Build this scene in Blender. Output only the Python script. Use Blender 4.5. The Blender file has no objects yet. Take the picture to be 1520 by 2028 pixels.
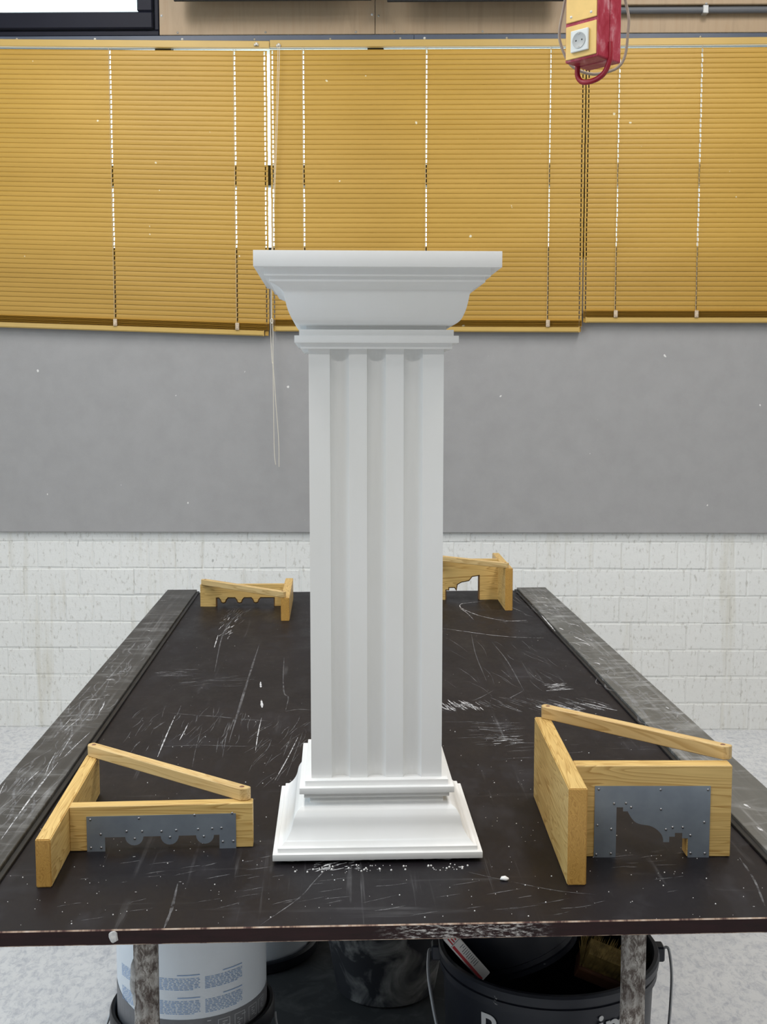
import bpy, bmesh, math, random
from mathutils import Vector, Matrix
random.seed(7)
PI = math.pi
SC = bpy.context.scene
COL = SC.collection

# ------------------------------------------------------------ camera
cam = bpy.data.cameras.new('camera'); camo = bpy.data.objects.new('camera', cam); COL.objects.link(camo)
camo.location = (0, 0, 1.5403)
camo.rotation_euler = (PI/2 - 0.0982, 0.0, 0.0156)
cam.sensor_fit = 'VERTICAL'; cam.sensor_height = 36.0; cam.lens = 2333.0/2028.0*36.0
cam.clip_start = 0.05; cam.clip_end = 200
SC.camera = camo
# ------------------------------------------------------------ sky, lamps, exposure
world = bpy.data.worlds.new('overcast_sky'); SC.world = world; world.use_nodes = True
bg = world.node_tree.nodes['Background']
bg.inputs[0].default_value = (0.86, 0.96, 1.0, 1); bg.inputs[1].default_value = 2.6
SC.view_settings.view_transform = 'Standard'; SC.view_settings.look = 'None'
SC.view_settings.exposure = 0.0; SC.view_settings.gamma = 1.0
SC.view_settings.use_curve_mapping = False
def area(name, loc, rot, sx, sy, power, colour):
    l = bpy.data.lights.new(name, 'AREA'); l.shape = 'RECTANGLE'; l.size = sx; l.size_y = sy
    l.energy = power; l.color = colour
    o = bpy.data.objects.new(name, l); COL.objects.link(o); o.location = loc; o.rotation_euler = rot
    return o
for x, y, sx, sy, p in ((-1.35, -1.6, 1.8, 0.3, 38), (1.35, -1.6, 1.8, 0.3, 20),
                        (-1.2, 1.25, 0.35, 1.6, 34), (1.2, 1.25, 0.35, 1.6, 34),
                        (-1.35, 3.5, 0.35, 1.6, 45), (1.35, 3.5, 0.35, 1.6, 45)):
    area('ceiling_lamp', (x, y, 4.05), (0, 0, 0), sx, sy, p, (1.0, 0.97, 0.94))
area('side_window_daylight', (-3.25, 1.5, 2.4), (0, -PI/2, 0), 1.7, 3.4, 52, (0.62, 0.82, 1.0))

# ------------------------------------------------------------ materials
def mat(name):
    m = bpy.data.materials.new(name); m.use_nodes = True
    nt = m.node_tree; return m, nt, nt.nodes['Principled BSDF']
def N(nt, t, **kw):
    n = nt.nodes.new(t)
    for k, v in kw.items():
        if k.startswith('i_'): n.inputs[k[2:].replace('_', ' ')].default_value = v
        else: setattr(n, k, v)
    return n
def coord(nt, space, scale=(1, 1, 1), loc=(0, 0, 0)):
    if space == 'World': s = N(nt, 'ShaderNodeNewGeometry').outputs['Position']
    else: s = N(nt, 'ShaderNodeTexCoord').outputs['Object']
    mp = N(nt, 'ShaderNodeMapping'); mp.inputs['Scale'].default_value = scale; mp.inputs['Location'].default_value = loc
    nt.links.new(s, mp.inputs['Vector']); return mp.outputs['Vector']
def noise(nt, vec, scale, detail=4, rough=0.55, dist=0.0):
    n = N(nt, 'ShaderNodeTexNoise'); n.inputs['Scale'].default_value = scale; n.inputs['Detail'].default_value = detail
    n.inputs['Roughness'].default_value = rough; n.inputs['Distortion'].default_value = dist
    nt.links.new(vec, n.inputs['Vector']); return n.outputs['Fac']
def ramp(nt, fac, stops, interp='LINEAR'):
    r = N(nt, 'ShaderNodeValToRGB'); e = r.color_ramp.elements; r.color_ramp.interpolation = interp
    while len(e) < len(stops): e.new(0.5)
    for q, (p, c) in zip(e, stops): q.position = p; q.color = (*c, 1) if len(c) == 3 else c
    nt.links.new(fac, r.inputs['Fac']); return r.outputs['Color']
def g(v): return (v, v, v)
def mix(nt, fac, a, b, mode='MIX'):
    n = N(nt, 'ShaderNodeMix', data_type='RGBA', blend_type=mode)
    for s, v in ((n.inputs[0], fac), (n.inputs[6], a), (n.inputs[7], b)):
        if hasattr(v, 'is_linked'): nt.links.new(v, s)
        elif isinstance(v, (int, float)): s.default_value = v
        else: s.default_value = (*v, 1)
    return n.outputs[2]
def bump(nt, b, h, strength, dist=0.002):
    n = N(nt, 'ShaderNodeBump'); n.inputs['Strength'].default_value = strength; n.inputs['Distance'].default_value = dist
    nt.links.new(h, n.inputs['Height']); nt.links.new(n.outputs['Normal'], b.inputs['Normal'])
def flat(name, c, rough=0.6, metal=0.0, var=0.06, scale=8, spec=0.5, bmp=0.0):
    m, nt, b = mat(name)
    f = noise(nt, coord(nt, 'Object'), scale)
    lo = tuple(max(0, v*(1-var)) for v in c); hi = tuple(min(1, v*(1+var)) for v in c)
    nt.links.new(ramp(nt, f, [(0.3, lo), (0.7, hi)]), b.inputs['Base Color'])
    b.inputs['Roughness'].default_value = rough; b.inputs['Metallic'].default_value = metal
    b.inputs['Specular IOR Level'].default_value = spec
    if bmp: bump(nt, b, noise(nt, coord(nt, 'Object'), scale*12, 3), bmp)
    return m

M = {}
# white plaster of the pedestal
m, nt, b = mat('white_plaster'); M['plaster'] = m
f = noise(nt, coord(nt, 'Object', (1, 1, 0.4)), 5, 5)
nt.links.new(ramp(nt, f, [(0.3, (0.83, 0.83, 0.805)), (0.7, (0.88, 0.885, 0.88))]), b.inputs['Base Color'])
b.inputs['Roughness'].default_value = 0.62; b.inputs['Specular IOR Level'].default_value = 0.3
bump(nt, b, noise(nt, coord(nt, 'Object'), 90, 3), 0.05, 0.001)
# rough plaster
m, nt, b = mat('rough_plaster'); M['rough'] = m
f = noise(nt, coord(nt, 'Object'), 60, 6, 0.7)
nt.links.new(ramp(nt, f, [(0.3, g(0.42)), (0.65, (0.72, 0.71, 0.69))]), b.inputs['Base Color'])
b.inputs['Roughness'].default_value = 0.9; bump(nt, b, f, 0.6, 0.003)
# white painted brick
def paint_wall(name, tone):
    m, nt, b = mat(name)
    w = coord(nt, 'World')
    big = noise(nt, w, 1.3, 3)
    base = ramp(nt, big, [(0.3, tuple(v*0.965 for v in tone)), (0.7, tone)])
    drip = noise(nt, coord(nt, 'World', (14, 1, 1.1)), 1.0, 4, 0.6)
    dm = ramp(nt, drip, [(0.63, g(0)), (0.74, g(1))])
    hz = N(nt, 'ShaderNodeSeparateXYZ'); nt.links.new(N(nt, 'ShaderNodeNewGeometry').outputs['Position'], hz.inputs[0])
    c1 = mix(nt, ramp(nt, drip, [(0.56, g(0)), (0.75, g(0.5))]), base, (0.60, 0.56, 0.44))
    pit = noise(nt, coord(nt, 'World', (1, 1, 0.45)), 70, 4, 0.65)
    c2 = mix(nt, ramp(nt, pit, [(0.555, g(0)), (0.70, g(0.6))]), c1, (0.42, 0.40, 0.35))
    pit2 = noise(nt, coord(nt, 'World', (1, 1, 0.5)), 17, 2, 0.5)
    c3 = mix(nt, ramp(nt, pit2, [(0.73, g(0)), (0.76, g(0.8))]), c2, (0.12, 0.11, 0.10))
    nt.links.new(c3, b.inputs['Base Color']); b.inputs['Roughness'].default_value = 0.75
    b.inputs['Specular IOR Level'].default_value = 0.25
    bump(nt, b, noise(nt, coord(nt, 'World'), 26, 6, 0.72), 0.55, 0.006)
    return m
M['brick'] = paint_wall('white_painted_brick', (0.86, 0.865, 0.84))
M['joint'] = paint_wall('white_painted_joint', (0.84, 0.845, 0.82))
M['wall'] = flat('white_wall_paint', (0.42, 0.42, 0.41), 0.85, var=0.03, scale=2)
M['ceiling'] = flat('ceiling_paint', (0.80, 0.80, 0.78), 0.9, var=0.02, scale=2)
# floor: mottled light screed
m, nt, b = mat('mottled_floor'); M['floor'] = m
w = coord(nt, 'World')
f1 = noise(nt, w, 2.2, 5, 0.6); f2 = noise(nt, coord(nt, 'World', (1.0, 0.6, 1)), 42, 7, 0.8, 0.5)
c1 = ramp(nt, f1, [(0.3, (0.66, 0.67, 0.68)), (0.7, (0.77, 0.775, 0.775))])
c2 = mix(nt, ramp(nt, f2, [(0.46, g(0)), (0.64, g(0.75))]), c1, (0.40, 0.42, 0.47))
nt.links.new(c2, b.inputs['Base Color']); b.inputs['Roughness'].default_value = 0.55
bump(nt, b, f2, 0.08, 0.002)
# grey felt
m, nt, b = mat('grey_felt'); M['felt'] = m
f = noise(nt, coord(nt, 'World'), 9, 6, 0.6); fs = noise(nt, coord(nt, 'World'), 300, 2)
c = ramp(nt, f, [(0.3, (0.365, 0.36, 0.36)), (0.7, (0.40, 0.395, 0.395))])
sp = noise(nt, coord(nt, 'World', (1, 1, 0.9)), 30, 1, 0.4)
c = mix(nt, ramp(nt, sp, [(0.785, g(0)), (0.80, g(1))]), c, (0.8, 0.79, 0.77))
nt.links.new(c, b.inputs['Base Color']); b.inputs['Roughness'].default_value = 0.95
b.inputs['Specular IOR Level'].default_value = 0.1; bump(nt, b, fs, 0.25, 0.001)
# yellow slats (thin painted strip, a little light passes)
m, nt, b = mat('yellow_slat'); M['slat'] = m
f = noise(nt, coord(nt, 'World', (0.6, 1, 3)), 3, 3)
stain = noise(nt, coord(nt, 'World', (2.2, 1, 9)), 1.9, 2, 0.4)
c = ramp(nt, f, [(0.3, (0.50, 0.288, 0.043)), (0.7, (0.55, 0.322, 0.055))])
c = mix(nt, ramp(nt, stain, [(0.76, g(0)), (0.80, g(0.5))]), c, (0.40, 0.31, 0.17))
spk = noise(nt, coord(nt, 'World'), 28, 1, 0.4)
c = mix(nt, ramp(nt, spk, [(0.80, g(0)), (0.815, g(0.9))]), c, (0.85, 0.80, 0.6))
nt.links.new(c, b.inputs['Base Color']); b.inputs['Roughness'].default_value = 0.5
tr = N(nt, 'ShaderNodeBsdfTranslucent'); nt.links.new(c, tr.inputs['Color'])
ms = N(nt, 'ShaderNodeMixShader'); ms.inputs[0].default_value = 0.10
nt.links.new(b.outputs[0], ms.inputs[1]); nt.links.new(tr.outputs[0], ms.inputs[2])
nt.links.new(ms.outputs[0], nt.nodes['Material Output'].inputs['Surface'])
M['yellow'] = flat('yellow_rail_paint', (0.60, 0.40, 0.115), 0.4, var=0.05, scale=4)
M['cord'] = flat('beige_cord', (0.56, 0.48, 0.34), 0.8, scale=30)
M['pullcord'] = flat('pale_cord', (0.74, 0.69, 0.58), 0.8, scale=30)
M['clip'] = flat('beige_clip', (0.62, 0.50, 0.36), 0.5, var=0.25, scale=120)
M['bracket'] = flat('steel_bracket', (0.45, 0.43, 0.38), 0.4, 0.6, var=0.3, scale=60)
M['bluerail'] = flat('blue_grey_rail', (0.085, 0.105, 0.15), 0.4, 0.0, var=0.08)
M['frame'] = flat('anthracite_frame', (0.011, 0.012, 0.022), 0.5, var=0.1, spec=0.2)
M['bars'] = flat('dark_mullion', (0.030, 0.030, 0.034), 0.5)
M['black'] = flat('matt_black', (0.008, 0.008, 0.009), 0.6)
M['screw'] = flat('pale_screw', (0.72, 0.72, 0.70), 0.35, 0.3)
M['conduit'] = flat('grey_conduit', (0.13, 0.135, 0.145), 0.5)
M['clamp'] = flat('pale_clamp', (0.45, 0.46, 0.46), 0.35, 0.5)
# glass
m, nt, b = mat('window_glass'); M['glass'] = m
tb = N(nt, 'ShaderNodeBsdfTransparent'); tb.inputs[0].default_value = (0.95, 0.99, 0.99, 1)
gl = N(nt, 'ShaderNodeBsdfGlossy'); gl.inputs['Roughness'].default_value = 0.02
ms = N(nt, 'ShaderNodeMixShader'); ms.inputs[0].default_value = 0.06
nt.links.new(tb.outputs[0], ms.inputs[1]); nt.links.new(gl.outputs[0], ms.inputs[2])
nt.links.new(ms.outputs[0], nt.nodes['Material Output'].inputs['Surface'])
# woods: grain runs along the piece's own X axis
def wood(name, light, dark, rough=0.42, ring=16, knots=True):
    m, nt, b = mat(name)
    v = coord(nt, 'Object', (1.3, 22, 14))
    rnd = N(nt, 'ShaderNodeObjectInfo').outputs['Random']
    ad = N(nt, 'ShaderNodeVectorMath', operation='ADD'); sc = N(nt, 'ShaderNodeMath', operation='MULTIPLY'); sc.inputs[1].default_value = 37.0
    nt.links.new(rnd, sc.inputs[0]); nt.links.new(v, ad.inputs[0]); nt.links.new(sc.outputs[0], ad.inputs[1])
    f = noise(nt, ad.outputs[0], 1.6, 3, 0.5, 0.6)
    k = N(nt, 'ShaderNodeMath', operation='MULTIPLY'); k.inputs[1].default_value = ring; nt.links.new(f, k.inputs[0])
    fr = N(nt, 'ShaderNodeMath', operation='FRACT'); nt.links.new(k.outputs[0], fr.inputs[0])
    c = ramp(nt, fr.outputs[0], [(0.0, light), (0.62, tuple(0.6*a+0.4*d for a, d in zip(light, dark))), (0.88, dark), (1.0, light)])
    blot = noise(nt, coord(nt, 'Object', (3, 6, 6)), 3, 3)
    c = mix(nt, ramp(nt, blot, [(0.35, g(0.0)), (0.75, g(0.35))]), c, tuple(v*0.72 for v in light))
    fine = noise(nt, coord(nt, 'Object', (8, 260, 260)), 1.0, 2)
    c = mix(nt, ramp(nt, fine, [(0.45, g(0)), (0.7, g(0.16))]), c, dark)
    nt.links.new(c, b.inputs['Base Color']); b.inputs['Roughness'].default_value = rough
    bump(nt, b, fine, 0.06, 0.001)
    return m
M['pine'] = wood('varnished_pine', (0.82, 0.575, 0.215), (0.50, 0.285, 0.075))
M['pine_pale'] = wood('pale_pine', (0.79, 0.57, 0.26), (0.55, 0.34, 0.12), ring=9)
M['pine_end'] = wood('end_grain_pine', (0.66, 0.38, 0.095), (0.46, 0.235, 0.05), ring=22)
M['cut'] = flat('dark_brown_cut', (0.19, 0.095, 0.03), 0.7, var=0.4, scale=30)  # darker brown for the cut faces of the far moulds
m, nt, b = mat('plywood_veneer'); M['ply'] = m
v = coord(nt, 'World', (9, 1, 0.9))
f = noise(nt, v, 2.0, 5, 0.6, 1.2)
c = ramp(nt, f, [(0.3, (0.40, 0.285, 0.175)), (0.5, (0.46, 0.335, 0.21)), (0.7, (0.43, 0.30, 0.18))])
nt.links.new(c, b.inputs['Base Color']); b.inputs['Roughness'].default_value = 0.55
# sheet zinc
m, nt, b = mat('sheet_zinc'); M['zinc'] = m
f = noise(nt, coord(nt, 'Object', (1, 1, 1)), 14, 4, 0.6)
nt.links.new(ramp(nt, f, [(0.3, (0.25, 0.29, 0.345)), (0.7, (0.335, 0.385, 0.44))]), b.inputs['Base Color'])
b.inputs['Metallic'].default_value = 0.55; b.inputs['Roughness'].default_value = 0.42
M['nail'] = flat('nail_head', (0.30, 0.30, 0.31), 0.3, 0.8)
# table film, edge, steel
m, nt, b = mat('black_film_board'); M['film'] = m
f1 = noise(nt, coord(nt, 'Object'), 3, 5, 0.6)
base = ramp(nt, f1, [(0.3, (0.0082, 0.0070, 0.0090)), (0.7, (0.0140, 0.0115, 0.0135))])
s1 = noise(nt, coord(nt, 'Object', (55, 1.6, 1)), 1.0, 5, 0.65, 0.3)
s2 = noise(nt, coord(nt, 'Object', (2.2, 30, 1)), 1.0, 5, 0.65, 0.3)
cl = noise(nt, coord(nt, 'Object', (1, 1, 1)), 4.5, 4, 0.6)
clm = ramp(nt, cl, [(0.45, g(0)), (0.70, g(1))])
a1 = mix(nt, 1.0, ramp(nt, s1, [(0.60, g(0)), (0.78, g(0.5))]), clm, 'MULTIPLY')
a2 = mix(nt, 1.0, ramp(nt, s2, [(0.60, g(0)), (0.80, g(0.35))]), clm, 'MULTIPLY')
c = mix(nt, a1, base, (0.30, 0.30, 0.31)); c = mix(nt, a2, c, (0.28, 0.28, 0.29))
haze = noise(nt, coord(nt, 'Object', (1, 0.5, 1)), 8, 5, 0.7)
c = mix(nt, ramp(nt, haze, [(0.52, g(0)), (0.75, g(0.09))]), c, (0.25, 0.25, 0.28))
speck = noise(nt, coord(nt, 'Object'), 140, 1, 0.4)
c = mix(nt, ramp(nt, speck, [(0.80, g(0)), (0.82, g(0.7))]), c, (0.7, 0.7, 0.7))
nt.links.new(c, b.inputs['Base Color'])
nt.links.new(ramp(nt, haze, [(0.3, g(0.36)), (0.8, g(0.60))]), b.inputs['Roughness'])
b.inputs['Specular IOR Level'].default_value = 0.16
m, nt, b = mat('brown_edge'); M['edge'] = m
f1 = noise(nt, coord(nt, 'Object', (6, 1, 40)), 2, 5, 0.65)
f2 = noise(nt, coord(nt, 'Object', (1, 1, 1)), 3.0, 2)
c = ramp(nt, f1, [(0.3, (0.013, 0.005, 0.005)), (0.7, (0.026, 0.008, 0.009))])
f3 = noise(nt, coord(nt, 'Object', (60, 1, 260)), 1.0, 5, 0.75)
hx = N(nt, 'ShaderNodeSeparateXYZ'); nt.links.new(N(nt, 'ShaderNodeTexCoord').outputs['Object'], hx.inputs[0])
win = N(nt, 'ShaderNodeMapRange'); win.interpolation_type = 'SMOOTHSTEP'
nt.links.new(hx.outputs[0], win.inputs[0]); win.inputs[1].default_value = -0.04; win.inputs[2].default_value = 0.04
win2 = N(nt, 'ShaderNodeMapRange'); win2.interpolation_type = 'SMOOTHSTEP'
nt.links.new(hx.outputs[0], win2.inputs[0]); win2.inputs[1].default_value = 0.24; win2.inputs[2].default_value = 0.17
mw = N(nt, 'ShaderNodeMath', operation='MULTIPLY'); nt.links.new(win.outputs[0], mw.inputs[0]); nt.links.new(win2.outputs[0], mw.inputs[1])
ms_ = mix(nt, 1.0, ramp(nt, f3, [(0.50, g(0)), (0.60, g(0.9))]), mw.outputs[0], 'MULTIPLY')
c = mix(nt, ms_, c, (0.60, 0.58, 0.56))
c = mix(nt, ramp(nt, f3, [(0.70, g(0)), (0.76, g(0.7))]), c, (0.50, 0.45, 0.42))
nt.links.new(c, b.inputs['Base Color']); b.inputs['Roughness'].default_value = 0.5; b.inputs['Specular IOR Level'].default_value = 0.25
m, nt, b = mat('chipped_ply_edge'); M['chip'] = m
f = noise(nt, coord(nt, 'Object', (9, 1, 1)), 3, 4, 0.7)
nt.links.new(ramp(nt, f, [(0.42, (0.08, 0.035, 0.03)), (0.52, (0.42, 0.30, 0.22)), (0.7, (0.62, 0.55, 0.48))]), b.inputs['Base Color'])
b.inputs['Roughness'].default_value = 0.8
def steel(name, tone, film):
    m, nt, b = mat(name)
    f = noise(nt, coord(nt, 'Object', (6, 1.2, 1)), 3, 6, 0.65, 0.8)
    lo = tuple(v*0.7 for v in tone)
    base = ramp(nt, f, [(0.3, lo), (0.7, tone)])
    s = noise(nt, coord(nt, 'Object', (60, 1.5, 1)), 1.0, 5, 0.7, 0.4)
    s2 = noise(nt, coord(nt, 'Object', (5, 18, 1)), 1.2, 5, 0.7, 1.0)
    cl = noise(nt, coord(nt, 'Object', (2, 1, 1)), 3.0, 4, 0.6)
    a = mix(nt, 1.0, ramp(nt, s, [(0.52, g(0)), (0.74, g(film))]), ramp(nt, cl, [(0.40, g(0.1)), (0.65, g(1))]), 'MULTIPLY')
    c = mix(nt, a, base, (0.52, 0.53, 0.54))
    a = mix(nt, 1.0, ramp(nt, s2, [(0.50, g(0)), (0.72, g(film))]), ramp(nt, cl, [(0.35, g(0.1)), (0.6, g(1))]), 'MULTIPLY')
    c = mix(nt, a, c, (0.45, 0.46, 0.46))
    nt.links.new(c, b.inputs['Base Color']); b.inputs['Metallic'].default_value = 0.25
    b.inputs['Roughness'].default_value = 0.45
    return m
M['steel_l'] = steel('dark_steel_rail', (0.060, 0.058, 0.055), 0.40)
M['steel_r'] = steel('plastered_steel_rail', (0.150, 0.150, 0.138), 0.9)
M['lip'] = flat('dark_steel_lip', (0.018, 0.018, 0.019), 0.45, 0.3, var=0.3, scale=20)
def mark(name, c, lo, hi, amount):
    m, nt, b = mat(name)
    b.inputs['Base Color'].default_value = (*c, 1); b.inputs['Roughness'].default_value = 0.9
    f = noise(nt, coord(nt, 'World', (1, 1, 1)), 70, 4, 0.7)
    nt.links.new(ramp(nt, f, [(lo, g(0)), (hi, g(amount))]), b.inputs['Alpha'])
    return m
M['mark1'] = mark('plaster_scrape', (0.70, 0.70, 0.71), 0.36, 0.56, 0.9)
M['mark0'] = mark('faint_plaster_scrape', (0.55, 0.55, 0.57), 0.36, 0.70, 0.30)
M['crumb'] = flat('white_crumb', (0.85, 0.84, 0.82), 0.9, scale=60)
# leg pipe
m, nt, b = mat('plaster_spattered_pipe'); M['pipe'] = m
f = noise(nt, coord(nt, 'Object', (1, 1, 0.5)), 85, 6, 0.8, 0.4)
f2 = noise(nt, coord(nt, 'Object', (1, 1, 0.3)), 22, 4, 0.6)
c = ramp(nt, f, [(0.34, (0.070, 0.048, 0.040)), (0.46, (0.20, 0.17, 0.15)), (0.55, (0.55, 0.52, 0.48)), (0.68, (0.78, 0.76, 0.73))])
c = mix(nt, ramp(nt, f2, [(0.50, g(0.0)), (0.66, g(0.6))]), c, (0.07, 0.042, 0.035))
nt.links.new(c, b.inputs['Base Color']); b.inputs['Roughness'].default_value = 0.8; bump(nt, b, f, 0.7, 0.004)
# buckets
M['wbucket'] = flat('white_bucket_plastic', (0.82, 0.87, 0.92), 0.4, var=0.05, scale=6)
M['gband'] = flat('grey_print_band', (0.17, 0.17, 0.18), 0.45, var=0.15, scale=20)
M['blueprint'] = flat('blue_print', (0.27, 0.42, 0.68), 0.5)
M['paleprint'] = flat('pale_print', (0.48, 0.49, 0.50), 0.5)
def spat(name, base, spot, lo, hi, scale, rough=0.45, amt=0.9):
    m, nt, b = mat(name)
    f = noise(nt, coord(nt, 'Object'), scale, 4, 0.6, 0.8)
    f2 = noise(nt, coord(nt, 'Object'), 3.5, 3)
    c = ramp(nt, f2, [(0.3, tuple(v*0.7 for v in base)), (0.7, tuple(v*1.3 for v in base))])
    c = mix(nt, ramp(nt, f, [(lo, g(0)), (hi, g(amt))]), c, spot)
    nt.links.new(c, b.inputs['Base Color']); b.inputs['Roughness'].default_value = rough
    return m
M['tub'] = spat('blue_black_tub', (0.014, 0.017, 0.028), (0.45, 0.45, 0.45), 0.72, 0.76, 45)
M['rubber'] = spat('plaster_smeared_rubber', (0.018, 0.019, 0.024), (0.34, 0.335, 0.32), 0.46, 0.70, 9, 0.7, 0.9)
M['blackpl'] = spat('black_bucket_plastic', (0.010, 0.011, 0.015), (0.3, 0.3, 0.3), 0.72, 0.78, 30)
M['dirtyboard'] = spat('dirty_dark_board', (0.030, 0.031, 0.032), (0.10, 0.10, 0.095), 0.48, 0.75, 12, 0.8, 0.6)
M['wire'] = flat('galvanised_wire', (0.55, 0.56, 0.58), 0.35, 0.7)
M['letter'] = flat('white_letter', (0.72, 0.73, 0.74), 0.6)
M['carton'] = flat('white_wrapper', (0.78, 0.77, 0.76), 0.4, var=0.03)
M['redprint'] = flat('red_print', (0.50, 0.02, 0.035), 0.4)
M['darkprint'] = flat('dark_print', (0.08, 0.08, 0.10), 0.5)
M['bristle'] = flat('yellow_bristle', (0.34, 0.24, 0.08), 0.8, var=0.4, scale=60)
M['brushwood'] = flat('brown_brush_wood', (0.20, 0.085, 0.045), 0.5, var=0.2, scale=12)
# power box
m, nt, b = mat('worn_red_plastic'); M['red'] = m
f = noise(nt, coord(nt, 'Object', (1, 1, 0.6)), 22, 5, 0.7, 0.7)
c = ramp(nt, f, [(0.40, (0.33, 0.012, 0.032)), (0.55, (0.42, 0.045, 0.075)), (0.72, (0.62, 0.30, 0.33))])
nt.links.new(c, b.inputs['Base Color']); b.inputs['Roughness'].default_value = 0.38
M['redclean'] = flat('red_plastic', (0.30, 0.008, 0.022), 0.35, var=0.2, scale=10)
M['plate'] = flat('yellow_cover_plate', (0.80, 0.53, 0.17), 0.45, var=0.08, scale=14)
M['socket'] = flat('white_socket', (0.72, 0.74, 0.72), 0.35)
M['socketin'] = flat('grey_socket_well', (0.42, 0.43, 0.42), 0.45)
M['cable'] = flat('grey_beige_cable', (0.33, 0.27, 0.21), 0.55)

# ------------------------------------------------------------ mesh helpers
def link(name, me, m, parent=None, loc=None, rot=None):
    o = bpy.data.objects.new(name, me); COL.objects.link(o)
    if m is not None and not me.materials:
        for q in (m if isinstance(m, (list, tuple)) else [m]): me.materials.append(q)
    if parent is not None: o.parent = parent
    if loc is not None: o.location = loc
    if rot is not None: o.rotation_euler = rot
    return o
def tag(o, label=None, cat=None, group=None, kind=None):
    if label: o['label'] = label
    if cat: o['category'] = cat
    if group: o['group'] = group
    if kind: o['kind'] = kind
    return o
def empty(name, loc=(0, 0, 0), rz=0.0):
    o = bpy.data.objects.new(name, None); COL.objects.link(o); o.location = loc; o.rotation_euler = (0, 0, rz)
    o.empty_display_size = 0.1; return o
def tomesh(name, bm, smooth=None):
    bmesh.ops.recalc_face_normals(bm, faces=bm.faces)
    me = bpy.data.meshes.new(name); bm.to_mesh(me); bm.free()
    if smooth is not None:
        me.shade_smooth(); me.set_sharp_from_angle(angle=math.radians(smooth))
    return me
def bbox(bm, x0, x1, y0, y1, z0, z1, mi=0):
    vs = [bm.verts.new(p) for p in ((x0,y0,z0),(x1,y0,z0),(x1,y1,z0),(x0,y1,z0),(x0,y0,z1),(x1,y0,z1),(x1,y1,z1),(x0,y1,z1))]
    for f in ((0,3,2,1),(4,5,6,7),(0,1,5,4),(1,2,6,5),(2,3,7,6),(3,0,4,7)):
        q = bm.faces.new([vs[i] for i in f]); q.material_index = mi
    return vs
def boxmesh(name, *boxes, bevel=0.0, seg=1):
    bm = bmesh.new()
    for bx in boxes: bbox(bm, *bx)
    if bevel: bmesh.ops.bevel(bm, geom=list(bm.edges), offset=bevel, segments=seg, profile=0.5, affect='EDGES')
    return tomesh(name, bm)
def prism(name, outline, y0, y1, bevel=0.0, under=None):
    """outline in x,z extruded along y"""
    bm = bmesh.new()
    a = [bm.verts.new((x, y0, z)) for x, z in outline]; c = [bm.verts.new((x, y1, z)) for x, z in outline]
    bm.faces.new(a); bm.faces.new(list(reversed(c)))
    n = len(a)
    for i in range(n): bm.faces.new((a[i], c[i], c[(i+1) % n], a[(i+1) % n]))
    bmesh.ops.recalc_face_normals(bm, faces=bm.faces)
    if under:   # wide chamfer round a cut-out on the y0 side
        xa, xb, zt, off = under
        ed = [e for e in bm.edges if all(abs(v.co.y-y0) < 1e-6 and xa < v.co.x < xb and v.co.z < zt for v in e.verts) and len(e.link_faces) == 2]
        bmesh.ops.bevel(bm, geom=ed, offset=off, segments=1, affect='EDGES', material=1, clamp_overlap=True)
        return tomesh(name, bm)
    if bevel:
        ed = [e for e in bm.edges if len(e.link_faces) == 2 and e.calc_face_angle(0) > 0.6]
        bmesh.ops.bevel(bm, geom=ed, offset=bevel, segments=1, affect='EDGES')
    return tomesh(name, bm)
def vprism(name, outline, z0, z1, bevel=0.0):
    """outline in x,y extruded along z"""
    bm = bmesh.new()
    a = [bm.verts.new((x, y, z0)) for x, y in outline]; c = [bm.verts.new((x, y, z1)) for x, y in outline]
    bm.faces.new(list(reversed(a))); bm.faces.new(c)
    n = len(a)
    for i in range(n): bm.faces.new((a[i], a[(i+1) % n], c[(i+1) % n], c[i]))
    bmesh.ops.recalc_face_normals(bm, faces=bm.faces)
    if bevel:
        ed = [e for e in bm.edges if len(e.link_faces) == 2 and e.calc_face_angle(0) > 0.6]
        bmesh.ops.bevel(bm, geom=ed, offset=bevel, segments=1, affect='EDGES')
    return tomesh(name, bm)
def catmull(pts, per=6, closed=False):
    pts = [Vector(p) for p in pts]; n = len(pts); out = []
    rng = range(n if closed else n-1)
    for i in rng:
        p0 = pts[(i-1) % n] if closed or i > 0 else pts[0]*2-pts[1]
        p1 = pts[i]; p2 = pts[(i+1) % n]
        p3 = pts[(i+2) % n] if closed or i+2 < n else pts[-1]*2-pts[-2]
        for k in range(per):
            t = k/per
            out.append(0.5*((2*p1)+(p2-p0)*t+(2*p0-5*p1+4*p2-p3)*t*t+(3*p1-p0-3*p2+p3)*t**3))
    if not closed: out.append(pts[-1])
    return out
def tube(bm, pts, r, seg=8, caps=True):
    pts = [Vector(p) for p in pts]; rings = []
    prev = None
    for i, p in enumerate(pts):
        d = (pts[min(i+1, len(pts)-1)]-pts[max(i-1, 0)]).normalized()
        if prev is None:
            a = Vector((0, 0, 1)) if abs(d.z) < 0.9 else Vector((1, 0, 0))
            n = d.cross(a).normalized()
        else:
            n = (prev-d*prev.dot(d)).normalized()
        prev = n; bn = d.cross(n)
        rr = r[i] if isinstance(r, (list, tuple)) else r
        rings.append([bm.verts.new(p+rr*(math.cos(2*PI*k/seg)*n+math.sin(2*PI*k/seg)*bn)) for k in range(seg)])
    for a, c in zip(rings, rings[1:]):
        for k in range(seg): bm.faces.new((a[k], a[(k+1) % seg], c[(k+1) % seg], c[k]))
    if caps: bm.faces.new(rings[0][::-1]); bm.faces.new(rings[-1])
def tubemesh(name, pts, r, seg=8):
    bm = bmesh.new(); tube(bm, pts, r, seg); return tomesh(name, bm, 40)
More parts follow.
